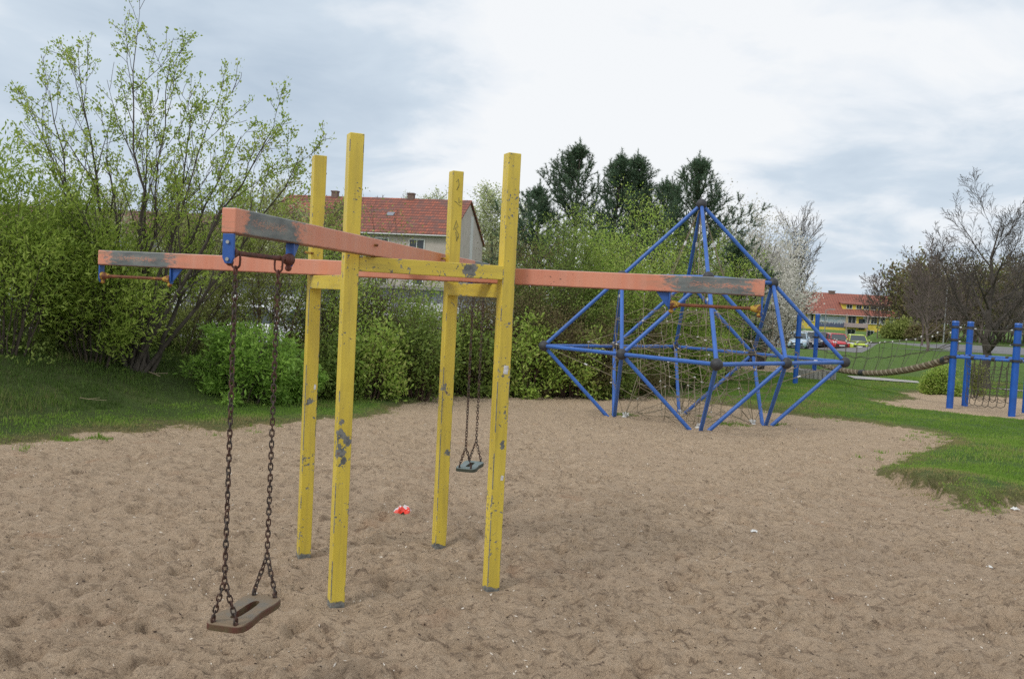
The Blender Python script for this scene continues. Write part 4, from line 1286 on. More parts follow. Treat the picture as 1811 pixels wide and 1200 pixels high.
# shrubs on the right
dome_shrub('round_bush', 'rounded olive bush in front of the yellow building', 1592, 100, 32, 572, 'olive', 22, 401, ls=.3, lw=.6, nleaf=3, spread=.35, low=.3, minr=.02, r0=.05, skirt=0)
dome_shrub('round_bush', 'dark rounded bush right of the olive bush before the wood', 1640, 96, 30, 578, 'brown', 18, 402, ls=.3, lw=.6, nleaf=3, spread=.3, low=.3, minr=.02, r0=.05)
dome_shrub('sprouting_bush', 'low sprouting yellow green bush left of the blue posts', 1660, 24.5, 34, 645, 'yell', 16, 403, ls=.06, nleaf=3, spread=.06, minr=.003, low=.5)
dome_shrub('thin_sapling', 'thin upright sapling between the two left blue posts', 1725, 24.2, 12, 632, 'olive', 5, 404, ls=.05, nleaf=2, spread=.05, minr=.003, low=.7, cat='sapling')
# far wood closing the view: one mass
def far_wood(name, label, x0, x1, Y0, Y1, top0, top1, n, seed, kinds, minr=.03, H0=None):
    rng = random.Random(seed); Vs = []; Fs = []; b = 0; LV = []
    g = Grow(seed)
    sp = [(6, .05, .03, 8, 20, 50, .35, .6, .2, .2), (4, .1, .05, 6, 20, 55, .4, .6, .1, .4), (3, .15, .04, 0, 0, 0, 0, 0, 0, .5)]
    for i in range(n):
        px = rng.uniform(x0, x1); Y = rng.uniform(Y0, Y1); f = foot(px, Y); tz = at(px, rng.uniform(top0, top1), Y).z
        g.stem(f - Vector((0, 0, .2)), (f.x + rng.uniform(-1, 1), Y, tz), .12, sp, bow=0, sg=6)
    o = np.array(g.p0)
    V, F = tubes(g.p0, g.p1, np.maximum(g.a, minr), np.maximum(g.b, minr), 3)
    rn_ = np.random.RandomState(seed)
    T = np.repeat(np.array(g.tp), 3, 0); D = np.repeat(np.array(g.td), 3, 0)
    C = T + rn_.normal(size=T.shape) * .6
    V2, F2, vv = leaf_cards(C, D, .45 * rn_.uniform(.5, 1.2, len(C)), .22, rn_, 0)
    o = nmesh(name, np.vstack([V, V2]), np.vstack([F, F2 + len(V)]), [M['bark_far'], kinds], attr={'v': np.concatenate([np.zeros(len(V)), vv])}, midx=np.r_[np.zeros(len(F), int), np.ones(len(F2), int)])
    return tag(o, label, 'woodland', kind='stuff')
far_wood('woodland', 'brown leafless wood beyond the road on the right', 1585, 2100, 100, 135, 478, 548, 150, 501, LM['brown'], .04)
far_wood('woodland', 'far mixed wood behind the pyramid and the parked cars', 1060, 1420, 190, 230, 505, 560, 46, 502, LM['olive'], .07)
far_wood('woodland', 'leafing wood seen through the left bushes', -200, 800, 125, 150, 420, 500, 60, 503, LM['olive'], .035)

# low weeds and saplings on the shaded bank: uncountable ground cover
r = np.random.RandomState(55); N = 60000
xx = r.uniform(-12.5, 3.2, N); yy = r.uniform(10.5, 24, N)
zb, ss = full_z(xx, yy); sB = (xx + 4.9) * -.924 + (yy - 8.4) * .381
k = (ss < -.5) & (sB > 2.2) & (fbm(xx * 1.1, yy * 1.1, 12, 3) > -.15); xx, yy, sB = xx[k], yy[k], sB[k]
hh_ = r.rand(len(xx)) ** 1.6 * (.12 + .30 * smooth(1.2, 3.5, sB))
C = np.stack([xx, yy, ground_z(xx, yy) + hh_], 1)
D = r.normal(size=C.shape); D[:, 2] = np.abs(D[:, 2]) + .4
Vc, Fc, vv = leaf_cards(C, D, r.uniform(.04, .085, len(C)), r.uniform(.02, .04, len(C)), r, 0, np.clip(r.rand(len(C)) * .8, 0, 1))
tag(nmesh('ground_cover', Vc, Fc, LM['mid'], attr={'v': vv}), 'low dark weeds and ivy covering the shaded bank under the shrubs', kind='stuff')
# ------------------------------------------------------------------ houses
def rooftiles(name, c1, c2, c3, sx_=3.2, sz_=3.4):
    m = NT(name); v = m.coord()
    br = m.new('ShaderNodeTexBrick'); m.l.new(m.coord('Object', (sx_, 0, sz_)), br.inputs[0])
    x, y, z = m.sep(v)
    cbn = m.new('ShaderNodeCombineXYZ'); m.l.new(m.math('MULTIPLY', x, sx_), cbn.inputs[0]); m.l.new(m.math('MULTIPLY', z, sz_), cbn.inputs[1])
    m.l.new(cbn.outputs[0], br.inputs[0])
    br.inputs['Scale'].default_value = 1; br.inputs['Mortar Size'].default_value = .06; br.inputs['Mortar Smooth'].default_value = .3
    br.inputs['Brick Width'].default_value = .8; br.inputs['Row Height'].default_value = .42; br.offset = 0
    br.inputs['Color1'].default_value = (*c1, 1); br.inputs['Color2'].default_value = (*c2, 1); br.inputs['Mortar'].default_value = (c1[0] * .25, c1[1] * .3, c1[2] * .4, 1)
    pt_ = m.ramp(m.noise(m.coord('Object', (.5, .5, 1.2)), 1.3, 5, .6), [(.5, 0), (.64, 1)])
    col = m.mix(m.math('MULTIPLY', pt_, .6), br.outputs['Color'], c3)
    m.col(col).rough(.8); m.bump(br.outputs['Fac'], -.6, .05)
    return m.m
M['tiles_a'] = rooftiles('mottled_red_tiles', (.36, .105, .06), (.19, .075, .055), (.105, .075, .07), 3.2, 1.35)
M['tiles_c'] = rooftiles('dull_brown_tiles', (.20, .085, .06), (.13, .07, .055), (.09, .07, .065), 3.2, 1.35)
M['tiles_b'] = rooftiles('plain_red_tiles', (.37, .125, .085), (.32, .11, .08), (.28, .11, .08), 1.5, 1.5)
M['stucco'] = simple('grey_stucco', (.46, .41, .375), .9, .10, 1.2)
M['stucco_pale'] = simple('pale_stucco_strip', (.56, .56, .56), .9, .06, 1.2)
M['wall_grey'] = simple('blue_grey_wall', (.26, .28, .32), .9, .15, .8)
M['wall_yellow'] = simple('yellow_render', (.72, .56, .09), .85, .08, .4)
M['balcony'] = simple('pinkish_balcony', (.42, .33, .33), .85, .1, 2)
M['chimney'] = simple('chimney_brick', (.17, .12, .10), .9, .3, 6)
M['curtain'] = simple('curtain_white', (.55, .56, .58), .8, .15, 8)

class House:
    """local frame: x along the front, front at y=0, depth to +y; heights above origin"""
    def __init__(s, name, label, p_front_right, p_dir_left, length, depth, eave, ridge, wall, tiles, zg, over=.3, cat='house'):
        d = Vector((p_dir_left[0], p_dir_left[1], 0)).normalized()
        s.root = empty(name, (p_front_right[0], p_front_right[1], zg), math.atan2(-d.y, -d.x), label, cat)
        s.L, s.D, s.E, s.Rg, s.ov = length, depth, eave, ridge, over
        # local x negative runs left along the front
        w_ = MB(); L, D, E, G = length, depth, eave, ridge
        w_.add([(0, 0, -.5), (-L, 0, -.5), (-L, 0, E), (0, 0, E), (0, D, -.5), (-L, D, -.5), (-L, D, E), (0, D, E), (0, D / 2, G - .08), (-L, D / 2, G - .08)],
               [(1, 0, 3, 2), (4, 5, 6, 7), (0, 4, 7, 8, 3), (5, 1, 2, 9, 6)])
        w_.build('wall', wall, s.root)
        k = (G - E) / (D / 2); o = over; th = .14
        rf = MB()
        for sg_ in (0, 1):
            y0, y1 = (-o, D / 2) if sg_ == 0 else (D + o, D / 2)
            z0_, z1_ = E - k * o, G
            vs = [(o * .5, y0, z0_), (-L - o * .5, y0, z0_), (-L - o * .5, y1, z1_), (o * .5, y1, z1_)]
            vs += [(x, y, z + th) for x, y, z in vs]
            rf.add(vs, [(0, 1, 2, 3), (7, 6, 5, 4), (0, 4, 5, 1), (3, 2, 6, 7), (0, 3, 7, 4), (1, 5, 6, 2)])
        s.roof = rf.build('roof', tiles, s.root)
        gt = MB().cyl((o * .5, -o - .06, E - k * o), (-L - o * .5, -o - .06, E - k * o), .07, n=8)
        gt.build('gutter', M['stucco_pale'], s.root)
    def window(s, x, z, w_, h_, frame_mat=None, y=0, sill=True, bars=1, curtain=False):
        fm = frame_mat or M['white']
        m = MB(); t = .09
        m.box((x, y - .03, z + h_ / 2), (w_ + 2 * t, .08, t)); m.box((x, y - .03, z - h_ / 2), (w_ + 2 * t, .10, t))
        for sg_ in (-1, 1): m.box((x + sg_ * (w_ / 2 + t / 2), y - .03, z), (t, .08, h_ - t))
        for b_ in range(bars): m.box((x - w_ / 2 + w_ * (b_ + 1) / (bars + 1), y - .025, z), (.06, .05, h_ - t))
        f = m.build('window', fm, s.root)
        MB().box((x, y - .012, z), (w_, .02, h_ - t)).build('pane', M['glass'], f)
        if curtain: MB().box((x - w_ * .28, y - .026, z), (w_ * .30, .004, h_ - t)).build('curtain', M['curtain'], f)
        if sill: MB().box((x, y - .09, z - h_ / 2 - t / 2 - .02), (w_ + .35, .2, .05)).build('sill', M['concrete'], f)
    def chimney(s, x, w_=.9, h_=.9, d_=.6):
        m = MB().box((x, s.D / 2, s.Rg + h_ / 2 - .15), (w_, d_, h_ + .3)); m.box((x, s.D / 2, s.Rg + h_ + .05), (w_ + .12, d_ + .12, .12))
        m.build('chimney', M['chimney'], s.root)

# left house with mottled tiles
pf = at(798, 414, 80.0); zg = gz(pf.x, 80)
ridge_r = at(844, 357, 86.5)
h1 = House('tiled_house', 'grey rendered house with mottled red tiled roof seen between the yellow posts', (pf.x, pf.y), (-9, 1.6), 19, 13.6, pf.z - zg, ridge_r.z - zg, M['stucco'], M['tiles_a'], zg, over=.4)
h1.chimney(-6.0, .6, .55); h1.chimney(-14.0, .6, .55)
for x in (-3.2, -6.6, -10, -13.4, -16.8):
    for k_, dz_ in enumerate((1.25, 4.1, 6.9)): h1.window(x, h1.E - dz_, 1.35, 1.3, bars=1, curtain=(x < -8 or k_ == 1))
k1 = (h1.Rg - h1.E) / (h1.D / 2); ysk = 3.2
MB().box((-6.9, ysk, h1.E + k1 * ysk + .19), (.7, .75, .07), Matrix.Rotation(math.atan(k1), 3, 'X')).build('skylight', M['wall_grey'], h1.root)
MB().box((.012, h1.D * .60, h1.E * .5 + 1.2), (.03, 1.2, h1.E + 2.4)).build('wall_strip', M['stucco_pale'], h1.root)
# second red roof further left
pf2 = at(440, 412, 98); zg2 = gz(pf2.x, 98)
h2 = House('tiled_house', 'long house with red roof glimpsed through the young tree on the left', (pf2.x, pf2.y), (-9, .6), 44, 13, pf2.z - zg2 - .8, at(300, 376, 104).z - zg2, M['wall_grey'], M['tiles_c'], zg2, over=.4)
for x in np.arange(-2.5, -42, -3.6):
    for dz_ in (1.3, 4.1, 6.9): h2.window(float(x), h2.E - dz_, 1.4, 1.3, bars=1, curtain=True)
# low row of garages behind the shrubs
pg = foot(905, 36)
gar = empty('garage_row', (pg.x, 36, pg.z), 0, 'low grey garage row with pale doors behind the hedge', 'garage')
MB().box((-7.5, 2.5, 1.15), (17, 5, 2.7)).build('wall', M['wall_grey'], gar)
MB().box((-7.5, 2.5, 2.56), (17.4, 5.5, .14)).build('roof', M['concrete'], gar)
for i in range(6):
    m = MB().box((-14.6 + i * 2.8, -.03, .95), (2.3, .06, 2.0))
    for q in range(5): m.box((-14.6 + i * 2.8, -.065, .15 + q * .4), (2.2, .015, .03))
    m.build('door', M['white'], gar, bevel=.01)

# yellow apartment building
YB = 176
pl_ = at(1376, 550, YB); pr_ = at(1660, 562.5, YB); zgy = gz(pr_.x, YB)
Ly = (pr_ - pl_).length; Ey = pl_.z - zgy + .3; Ry = at(1450, 518, YB + 5).z - zgy
h3 = House('yellow_building', 'long yellow apartment building with red roof, mural and balconies beyond the parked cars', (pr_.x, YB), (-1, 0), Ly, 10, Ey, Ry, M['wall_yellow'], M['tiles_b'], zgy, over=.6, cat='building')
def yx(px): return at(px, 560, YB).x - pr_.x
def yz(px, py): return at(px, py, YB).z - zgy
# dormer band
dx0, dx1 = yx(1492), yx(1598)
dz1 = Ey + .9; kz = (Ry - Ey) / 5
MB().add([(dx0, .9, Ey + kz * .9 - .3), (dx1, .9, Ey + kz * .9 - .3), (dx1, .9, Ey + 2.0), (dx0, .9, Ey + 2.0), (dx0, 3.2, Ey + 2.0), (dx1, 3.2, Ey + 2.0), (dx0, 3.2, Ey + .4), (dx1, 3.2, Ey + .4)],
         [(0, 1, 2, 3), (3, 2, 5, 4), (0, 3, 4, 6), (1, 7, 5, 2)]).build('dormer', M['wall_yellow'], h3.root)
MB().box(((dx0 + dx1) / 2, 2.3, Ey + 2.18), (dx1 - dx0 + .6, 3.6, .18), Matrix.Rotation(.18, 3, 'X')).build('dormer_roof', M['tiles_b'], h3.root)
for px in (1504, 1521, 1534, 1547, 1560, 1574, 1588): h3.window(yx(px), Ey + 1.35, 1.0, .8, y=.9, sill=False)
for px, w_ in ((1434, 1.0), (1458, 1.1), (1533, 1.2), (1546, 1.1), (1560, 1.2), (1578, 1.2), (1596, 1.2), (1618, 1.2), (1636, 1.2)):
    h3.window(yx(px), Ey - 1.15, w_, 1.5, curtain=px % 3 == 0)
for px in (1541, 1560, 1578, 1596, 1618, 1636): h3.window(yx(px), Ey - 4.0, 1.3, 1.5, curtain=px % 2 == 0)
for px in (1507,):
    for zc in (Ey - 1.35, Ey - 4.1):
        h3.window(yx(px), zc, 1.5, 1.9, sill=False)
        m = MB(); x = yx(px) + .6
        m.box((x, -.65, zc - 1.35), (4.3, 1.3, .16)); m.box((x, -1.28, zc - .95), (4.3, .08, .75)); m.box((x - 2.1, -.65, zc - .95), (.08, 1.2, .75)); m.box((x + 2.1, -.65, zc - .95), (.08, 1.2, .75))
        m.box((x + 2.1, -1.2, zc), (.12, .12, 2.6)); m.box((x - 2.1, -1.2, zc), (.12, .12, 2.6))
        m.build('balcony', M['balcony'], h3.root)
mm = NT('painted_mural'); vv = mm.coord()
bl = mm.ramp(mm.noise(mm.coord('Object', (.35, 1, .6)), 1.6, 5, .6), [(.35, (.22, .34, .46)), (.5, (.42, .50, .56)), (.62, (.50, .48, .52)), (.75, (.30, .45, .50))])
_, _, mz = mm.sep(vv)
lowm = mm.ramp(mm.math('ADD', mm.math('MULTIPLY', mz, -.4), mm.math('MULTIPLY', mm.noise(mm.coord('Object', (1.6, 1, .2)), 2.2, 3), .9)), [(.52, 0), (.62, 1)])
mm.col(mm.mix(lowm, bl, (.10, .12, .20))).rough(.8)
mx0, mx1 = yx(1446), yx(1496); my0, my1 = yz(1470, 578), yz(1470, 558.5)
MB().box((0, 0, 0), (mx1 - mx0, .04, my1 - my0)).build('mural', mm.m, h3.root, loc=((mx0 + mx1) / 2, -.03, (my0 + my1) / 2))
h3.chimney(yx(1484), 1.2, .5); h3.chimney(yx(1600), 1.2, .5)
# entrance door
MB().box((yx(1525), -.03, .9), (1.3, .08, 2.2)).build('door', M['glass'], h3.root)

# ------------------------------------------------------------------ roads, parking, path (sheets)
def sheet(name, pts, mat_, label, lift=.058):
    V = [(p.x, p.y, 0) for p in pts]
    m = MB(); vs = []
    n = 12
    a, b, c, d = [Vector((p.x, p.y, 0)) for p in pts]
    for i in range(n + 1):
        for j in range(n + 1):
            p = a.lerp(b, i / n).lerp(d.lerp(c, i / n), j / n); vs.append((p.x, p.y, gz(p.x, p.y) + lift))
    m.add(vs, [(i * (n + 1) + j, (i + 1) * (n + 1) + j, (i + 1) * (n + 1) + j + 1, i * (n + 1) + j + 1) for i in range(n) for j in range(n)])
    o = m.build(name, mat_); tag(o, label, kind='structure'); return o
def xy(x, y): return Vector((x, y, 0))
fa = foot(1235, 78.5); fb = foot(1532, 78.5)
sheet('parking_lot', [xy(fa.x, 78.5), xy(fb.x - 3.02, 78.5), xy(fb.x - 3.02, 105), xy(fa.x - 6, 105)], M['asphalt'], 'grey asphalt parking lot behind the lawn')
sheet('road', [xy(fb.x - 3, 68), xy(110, 68), xy(120, 88), xy(fb.x - 3, 90)], M['asphalt'], 'grey road running right past the bare trees')
q0 = ground(1512, 673); q1 = ground(1628, 681)
sheet('path', [xy(q0.x, q0.y), xy(q1.x, q1.y), xy(q1.x + .3, q1.y + .9), xy(q0.x + .0, q0.y + .75)], M['path'], 'narrow pale footpath crossing the lawn', .075)
q0 = ground(1770, 692); q1 = ground(1900, 703)
sheet('path', [xy(q0.x, q0.y), xy(q1.x, q1.y), xy(q1.x, q1.y + .9), xy(q0.x, q0.y + .6)], M['path'], 'end of the pale footpath right of the bare trunk', .075)
fl = foot(-300, 24)
sheet('parking_lot', [xy(-18, 24), xy(1, 25), xy(1, 35), xy(-24, 35)], M['path'], 'pale paved yard behind the left bushes')

# ------------------------------------------------------------------ cars
def car_paint(name, c):
    m = NT(name).col(c).rough(.28); m.b.inputs['Coat Weight'].default_value = .6; m.b.inputs['Coat Roughness'].default_value = .1
    return m.m
def make_car(name, label, color, loc, rz, kind='hatch', group=None):
    """front faces -y"""
    root = empty(name, loc, rz, label, 'car', group)
    Lc, Wc, Hc = {'hatch': (3.8, 1.72, 1.50), 'sedan': (4.3, 1.76, 1.44), 'van': (4.7, 1.9, 1.95)}[kind]
    paint = car_paint('paint_' + name, color)
    h = Lc / 2; w2 = Wc / 2
    # lower body: stations (y, zbot, zbelt, half width)
    st = [(-h, .30, .58, .72 * w2), (-h + .10, .22, .70, .88 * w2), (-h + .45, .20, .80, .97 * w2), (-h + 1.0, .20, .93, w2), (-.1, .20, .95, w2), (h - .9, .20, .97, w2), (h - .25, .22, .95, .96 * w2), (h, .32, .80, .84 * w2)]
    m = MB(); vs = []
    for y, zb, zt, hw_ in st:
        vs += [(-hw_ * .93, y, zb), (-hw_, y, zb + .18), (-hw_, y, (zb + zt) / 2 + .06), (-hw_ * .95, y, zt - .03), (-hw_ * .82, y, zt), (0, y, zt + .03),
               (hw_ * .82, y, zt), (hw_ * .95, y, zt - .03), (hw_, y, (zb + zt) / 2 + .06), (hw_, y, zb + .18), (hw_ * .93, y, zb)]
    K = 11; fs = []
    for i in range(len(st) - 1):
        for j in range(K):
            a = i * K + j; b = i * K + (j + 1) % K; fs.append((a, b, b + K, a + K))
    fs += [tuple(range(K - 1, -1, -1)), tuple((len(st) - 1) * K + j for j in range(K))]
    m.add(vs, fs, 0, True); m.build('body', paint, root)
    # greenhouse
    fr = {'hatch': (-h + .95, -h + 1.65, h - .55, h - .18), 'sedan': (-h + 1.15, -h + 1.85, h - 1.35, h - .75), 'van': (-h + .6, -h + 1.1, h - .3, h - .08)}[kind]
    zb = .93; zt = Hc - .06
    gv = [(-w2 * .90, fr[0], zb), (w2 * .90, fr[0], zb), (w2 * .72, fr[1], zt), (-w2 * .72, fr[1], zt), (-w2 * .72, fr[2], zt), (w2 * .72, fr[2], zt), (w2 * .88, fr[3], zb), (-w2 * .88, fr[3], zb)]
    MB().add(gv, [(0, 1, 2, 3), (4, 5, 6, 7), (1, 6, 5, 2), (0, 3, 4, 7), (3, 2, 5, 4)]).build('windows', M['car_glass'], root)
    # roof and pillars
    m = MB()
    rv = [(-w2 * .73, fr[1] - .03, zt), (w2 * .73, fr[1] - .03, zt), (w2 * .73, fr[2] + .03, zt), (-w2 * .73, fr[2] + .03, zt)]
    rv += [(x * .9, y + (.1 if k < 2 else -.1), zt + .07) for k, (x, y, _) in enumerate(rv)]
    m.add(rv, [(0, 1, 2, 3), (7, 6, 5, 4), (0, 4, 5, 1), (1, 5, 6, 2), (2, 6, 7, 3), (3, 7, 4, 0)])
    for s in (-1, 1):
        m.cyl((s * w2 * .905, fr[0], zb), (s * w2 * .735, fr[1], zt), .035, n=6); m.cyl((s * w2 * .885, fr[3], zb), (s * w2 * .735, fr[2], zt), .045, n=6)
        ym = (fr[1] + fr[2]) / 2; m.cyl((s * w2 * .905, ym + .1, zb), (s * w2 * .735, ym, zt), .035, n=6)
    m.build('roof', paint, root, bevel=.01)
    for s in (-1, 1):
        hl = MB(); hl.add([(s * w2 * .50, -h - .0, .66), (s * w2 * .86, -h + .10, .68), (s * w2 * .93, -h + .32, .76), (s * w2 * .80, -h + .2, .80), (s * w2 * .55, -h + .02, .75),
                           (s * w2 * .50, -h + .1, .66), (s * w2 * .86, -h + .22, .68), (s * w2 * .85, -h + .42, .76), (s * w2 * .78, -h + .35, .78), (s * w2 * .55, -h + .2, .75)],
                          [(0, 1, 2, 3, 4), (9, 8, 7, 6, 5), (0, 5, 6, 1), (1, 6, 7, 2), (2, 7, 8, 3), (3, 8, 9, 4), (4, 9, 5, 0)])
        hl.build('headlight', M['lamp'], root)
        mr = MB().ball((s * (w2 + .10), fr[0] + .25, 1.02), .10, 8, 6, 0, .7); mr.build('mirror', paint, root)
        for y in (-h + .72, h - .72):
            c = Vector((s * (w2 - .09), y, .31))
            ty = MB().cyl(c - Vector((.10, 0, 0)), c + Vector((.10, 0, 0)), .31, n=20).build('wheel', M['tyre'], root)
            MB().cyl(c + Vector((s * .085, 0, 0)), c + Vector((s * .112, 0, 0)), .19, .17, 14).build('rim', M['rim'], ty)
    MB().box((0, -h + .015, .50), (Wc * .62, .12, .16)).build('grille', M['black_plastic'], root, bevel=.02)
    MB().box((0, -h + .05, .30), (Wc * .70, .12, .12)).build('bumper', M['black_plastic'], root, bevel=.02)
    MB().box((0, -h - .055, .44), (.50, .012, .11)).build('number_plate', M['white'], root)
    return root
def put_car(px, Y, *a, **k):
    f = foot(px, Y); name, label, color, rz = a
    return make_car(name, label, color, (f.x, Y, f.z + .02), rz, **k)
G1 = 'cars parked in the lot behind the lawn'
put_car(1479, 82.5, 'parked_car', 'red hatchback parked facing the lawn', (.50, .022, .035), R(-6), group=G1)
put_car(1514.5, 82.0, 'parked_car', 'yellow green small car parked right of the red one', (.48, .60, .06), R(-14), group=G1)
put_car(1411, 79.5, 'parked_car', 'light blue hatchback behind the blue posts', (.42, .55, .68), R(-22), group=G1)
put_car(1345, 82.0, 'parked_car', 'silver white car beside the dark trunk', (.58, .64, .70), R(10), kind='sedan', group=G1)
put_car(1375, 88, 'parked_car', 'dark grey car half hidden behind the light blue one', (.06, .065, .075), R(20), kind='hatch', group=G1)
put_car(1433, 90, 'parked_car', 'white estate car standing side on between blue posts', (.62, .66, .68), R(62), kind='sedan', group=G1)
put_car(1448, 84.5, 'parked_car', 'dark car behind the right slim blue post', (.035, .035, .045), R(-30), kind='hatch', group=G1)
put_car(1290, 86, 'parked_car', 'black car seen through the rope net with white hood', (.5, .53, .55), R(-60), kind='sedan', group=G1)
put_car(1245, 86, 'parked_car', 'dark car seen low through the middle of the rope net', (.03, .03, .035), R(80), kind='sedan', group=G1)
put_car(1318, 110, 'parked_car', 'dull red car behind the flowering bush', (.40, .08, .06), R(85), kind='sedan', group=G1)
def lamp_post(px, Y, top, label):
    f = foot(px, Y); H_ = at(px, top, Y).z - f.z
    root = empty('street_lamp', f[:], 0, label, 'street lamp', 'street lamps by the parking lot')
    MB().cyl((0, 0, -.1), (0, 0, H_), .075, .045, 8).build('pole', M['bolt'], root)
    MB().cyl((0, 0, H_), (.5, 0, H_ + .12), .035, n=6).box((.75, 0, H_ + .13), (.55, .2, .12)).build('lamp_head', M['bolt'], root)
lamp_post(1457, 101, 548, 'slim grey street lamp before the mural of the yellow building')
lamp_post(1668, 92, 500, 'grey street lamp by the road among the bare trees')
G2 = 'vehicles glimpsed behind the left bushes'
put_car(40, 29, 'parked_car', 'white car glimpsed low behind the leftmost bush', (.72, .74, .76), R(70), kind='sedan', group=G2)
put_car(150, 28, 'parked_car', 'white van glimpsed behind the feathery bush', (.74, .76, .78), R(80), kind='van', group=G2)
put_car(330, 30, 'parked_car', 'silver car glimpsed behind the young tree stems', (.62, .65, .68), R(95), kind='sedan', group=G2)
put_car(470, 29.5, 'parked_car', 'white car glimpsed between the near swing chains', (.72, .74, .76), R(85), kind='hatch', group=G2)
put_car(590, 31, 'parked_car', 'blue grey car glimpsed behind the left posts', (.35, .42, .5), R(92), kind='hatch', group=G2)
put_car(700, 31, 'parked_car', 'white car glimpsed behind the hedge between the posts', (.70, .72, .74), R(88), kind='sedan', group=G2)

# ------------------------------------------------------------------ right climbing course
def blue_post(px, py_foot, py_top, label, collars=(), rad=.072, Y=None):
    f = ground(px, py_foot) if Y is None else foot(px, Y)
    tz = at(px + (py_foot - py_top) * .0509, py_top, f.y).z
    root = empty('climbing_post', (f.x, f.y, f.z), 0, label, 'post', 'blue posts of the rope course')
    H_ = tz - f.z
    MB().cyl((0, 0, -.05), (0, 0, H_ - .03), rad, n=20).build('pole', M['blue_post'], root)
    MB().cyl((0, 0, H_ - .035), (0, 0, H_), rad * 1.12, rad * .9, 20).build('cap', M['blue'], root)
    for c in collars:
        m = MB().cyl((0, 0, c - .025), (0, 0, c + .025), rad * 1.28, n=16); m.box((rad * 1.3, 0, c), (.06, .05, .04)); m.box((-rad * 1.3, 0, c), (.06, .05, .04))
        m.build('collar', M['rubber'], root)
    return root, f, H_
p1, f1, H1 = blue_post(1679, 723, 567, 'left front blue post where the thick rope ends', (1.85, 1.56, 1.18))
p2, f2, H2 = blue_post(1706, 717, 568, 'blue post just right of the rope end post', (1.87, 1.20))
p3, f3, H3 = blue_post(1789, 736, 571, 'front blue post near the right edge', (1.86, 1.52, 1.18))
p4, f4, H4 = blue_post(1813, 730, 575, 'blue post cut by the right edge', (1.86, 1.2))
p5, f5, H5 = blue_post(1439, 0, 553, 'slim far blue post behind the right slope of the pyramid', (1.35,), Y=29.0)
p6, f6, H6 = blue_post(1406, 0, 553, 'far blue post left of the light blue car', (1.40,), Y=25.5)
for rt_, f_, H_ in ((p5, f5, H5), (p6, f6, H6)): pass
# horizontal blue bars
def bar(a, b, za, zb_, label):
    root = empty('hand_bar', ((a.x + b.x) / 2, (a.y + b.y) / 2, (a.z + b.z) / 2), 0, label, 'bar', 'blue bars between the posts')
    o = Vector(root.location)
    pa = Vector((a.x, a.y, a.z + za)) - o; pb = Vector((b.x, b.y, b.z + zb_)) - o
    d = (pb - pa).normalized()
    MB().cyl(pa + d * .07, pb - d * .07, .036, n=14).build('rail', M['blue'], root)
    m = MB()
    for t in (.33, .66): 
        c = pa.lerp(pb, t); m.cyl(c - d * .035, c + d * .035, .046, n=12)
    m.build('clip', M['rubber'], root)
    return pa + o, pb + o
b13 = bar(f1, f3, 1.18, 1.18, 'long blue bar from the rope post to the right front post')
b24 = bar(f2, f4, 1.20, 1.20, 'rear blue bar behind the long front bar')
b34 = bar(f3, f4, 1.18, 1.16, 'short blue bar running out at the right edge')
b12 = bar(f1, f2, 1.18, 1.20, 'short blue bar joining the two left posts')
# scramble net hung from the front bar
def netting(name, label, a, b, drop, nx_, nz_, rad=.008, sag=.04, jx=.0, group=None):
    root = empty(name, ((a + b) / 2)[:], 0, label, 'net', group)
    o = (a + b) / 2; m = MB(); rr = random.Random(int(abs(a.x) * 100))
    P = [[None] * (nz_ + 1) for _ in range(nx_ + 1)]
    for i in range(nx_ + 1):
        for j in range(nz_ + 1):
            t = i / nx_; p = a.lerp(b, t) - o
            P[i][j] = p + Vector((rr.gauss(0, .012) + jx * j / nz_, rr.gauss(0, .02) + .12 * math.sin(3 * t) * j / nz_, -drop * j / nz_ - sag * math.sin(math.pi * t) * (j > 0)))
    for i in range(nx_ + 1):
        m.tube(P[i], rad, 4)
    for j in range(1, nz_ + 1):
        for i in range(nx_):
            q, w_ = P[i][j], P[i + 1][j]; m.tube([q, (q + w_) / 2 - Vector((0, 0, sag)), w_], rad, 4)
    m.build('mesh_rope', M['rope_dark'], root)
    return root
netting('scramble_net', 'dark rope net hanging below the long blue bar', b13[0].lerp(b13[1], .25), b13[0].lerp(b13[1], 1.0) - Vector((.15, 0, 0)), .98, 6, 6)
netting('scramble_net', 'dark rope net hanging from the rear blue bar', b24[0].lerp(b24[1], .02), b24[0].lerp(b24[1], .8), .98, 7, 6)
# thick rope bridge from the far slim post to the rope post
ra = Vector((f5.x, f5.y, f5.z + .55)); rb_ = Vector((f1.x - .06, f1.y + .1, f1.z + 1.12))
kk = 60
# the bridge passes just behind the pyramid's right corner
mid_px = [(1442, 640), (1500, 651), (1560, 652), (1620, 645), (1678, 631)]
def rope_pt(t):
    p = ra.lerp(rb_, t); return p - Vector((0, 0, .36 * 4 * t * (1 - t) * (1 + .0 * t)))
br = empty('rope_bridge', ((ra + rb_) / 2)[:], 0, 'thick braided beige rope bridge sagging to the blue post', 'rope bridge')
ob = (ra + rb_) / 2
for s in range(4):
    m = MB(); pts = []
    for i in range(421):
        t = i / 420; p = rope_pt(t); d = (rope_pt(min(1, t + .004)) - rope_pt(max(0, t - .004))).normalized()
        u = d.cross(Vector((0, 0, 1))).normalized(); w_ = d.cross(u)
        a = t * 2 * math.pi * 15 + s * 2 * math.pi / 4
        pts.append(p + (u * math.cos(a) + w_ * math.sin(a)) * .052 - ob)
    m.tube(pts, .036, 6); m.build('strand', M['rope'] if s % 2 else M['rope_brown'], br)
m = MB()
for t, L in ((.985, .09), (.46, .16)):
    p = rope_pt(t) - ob; d = (rope_pt(min(1, t + .01)) - rope_pt(t - .01)).normalized(); m.cyl(p - d * L, p + d * L, .092, n=14)
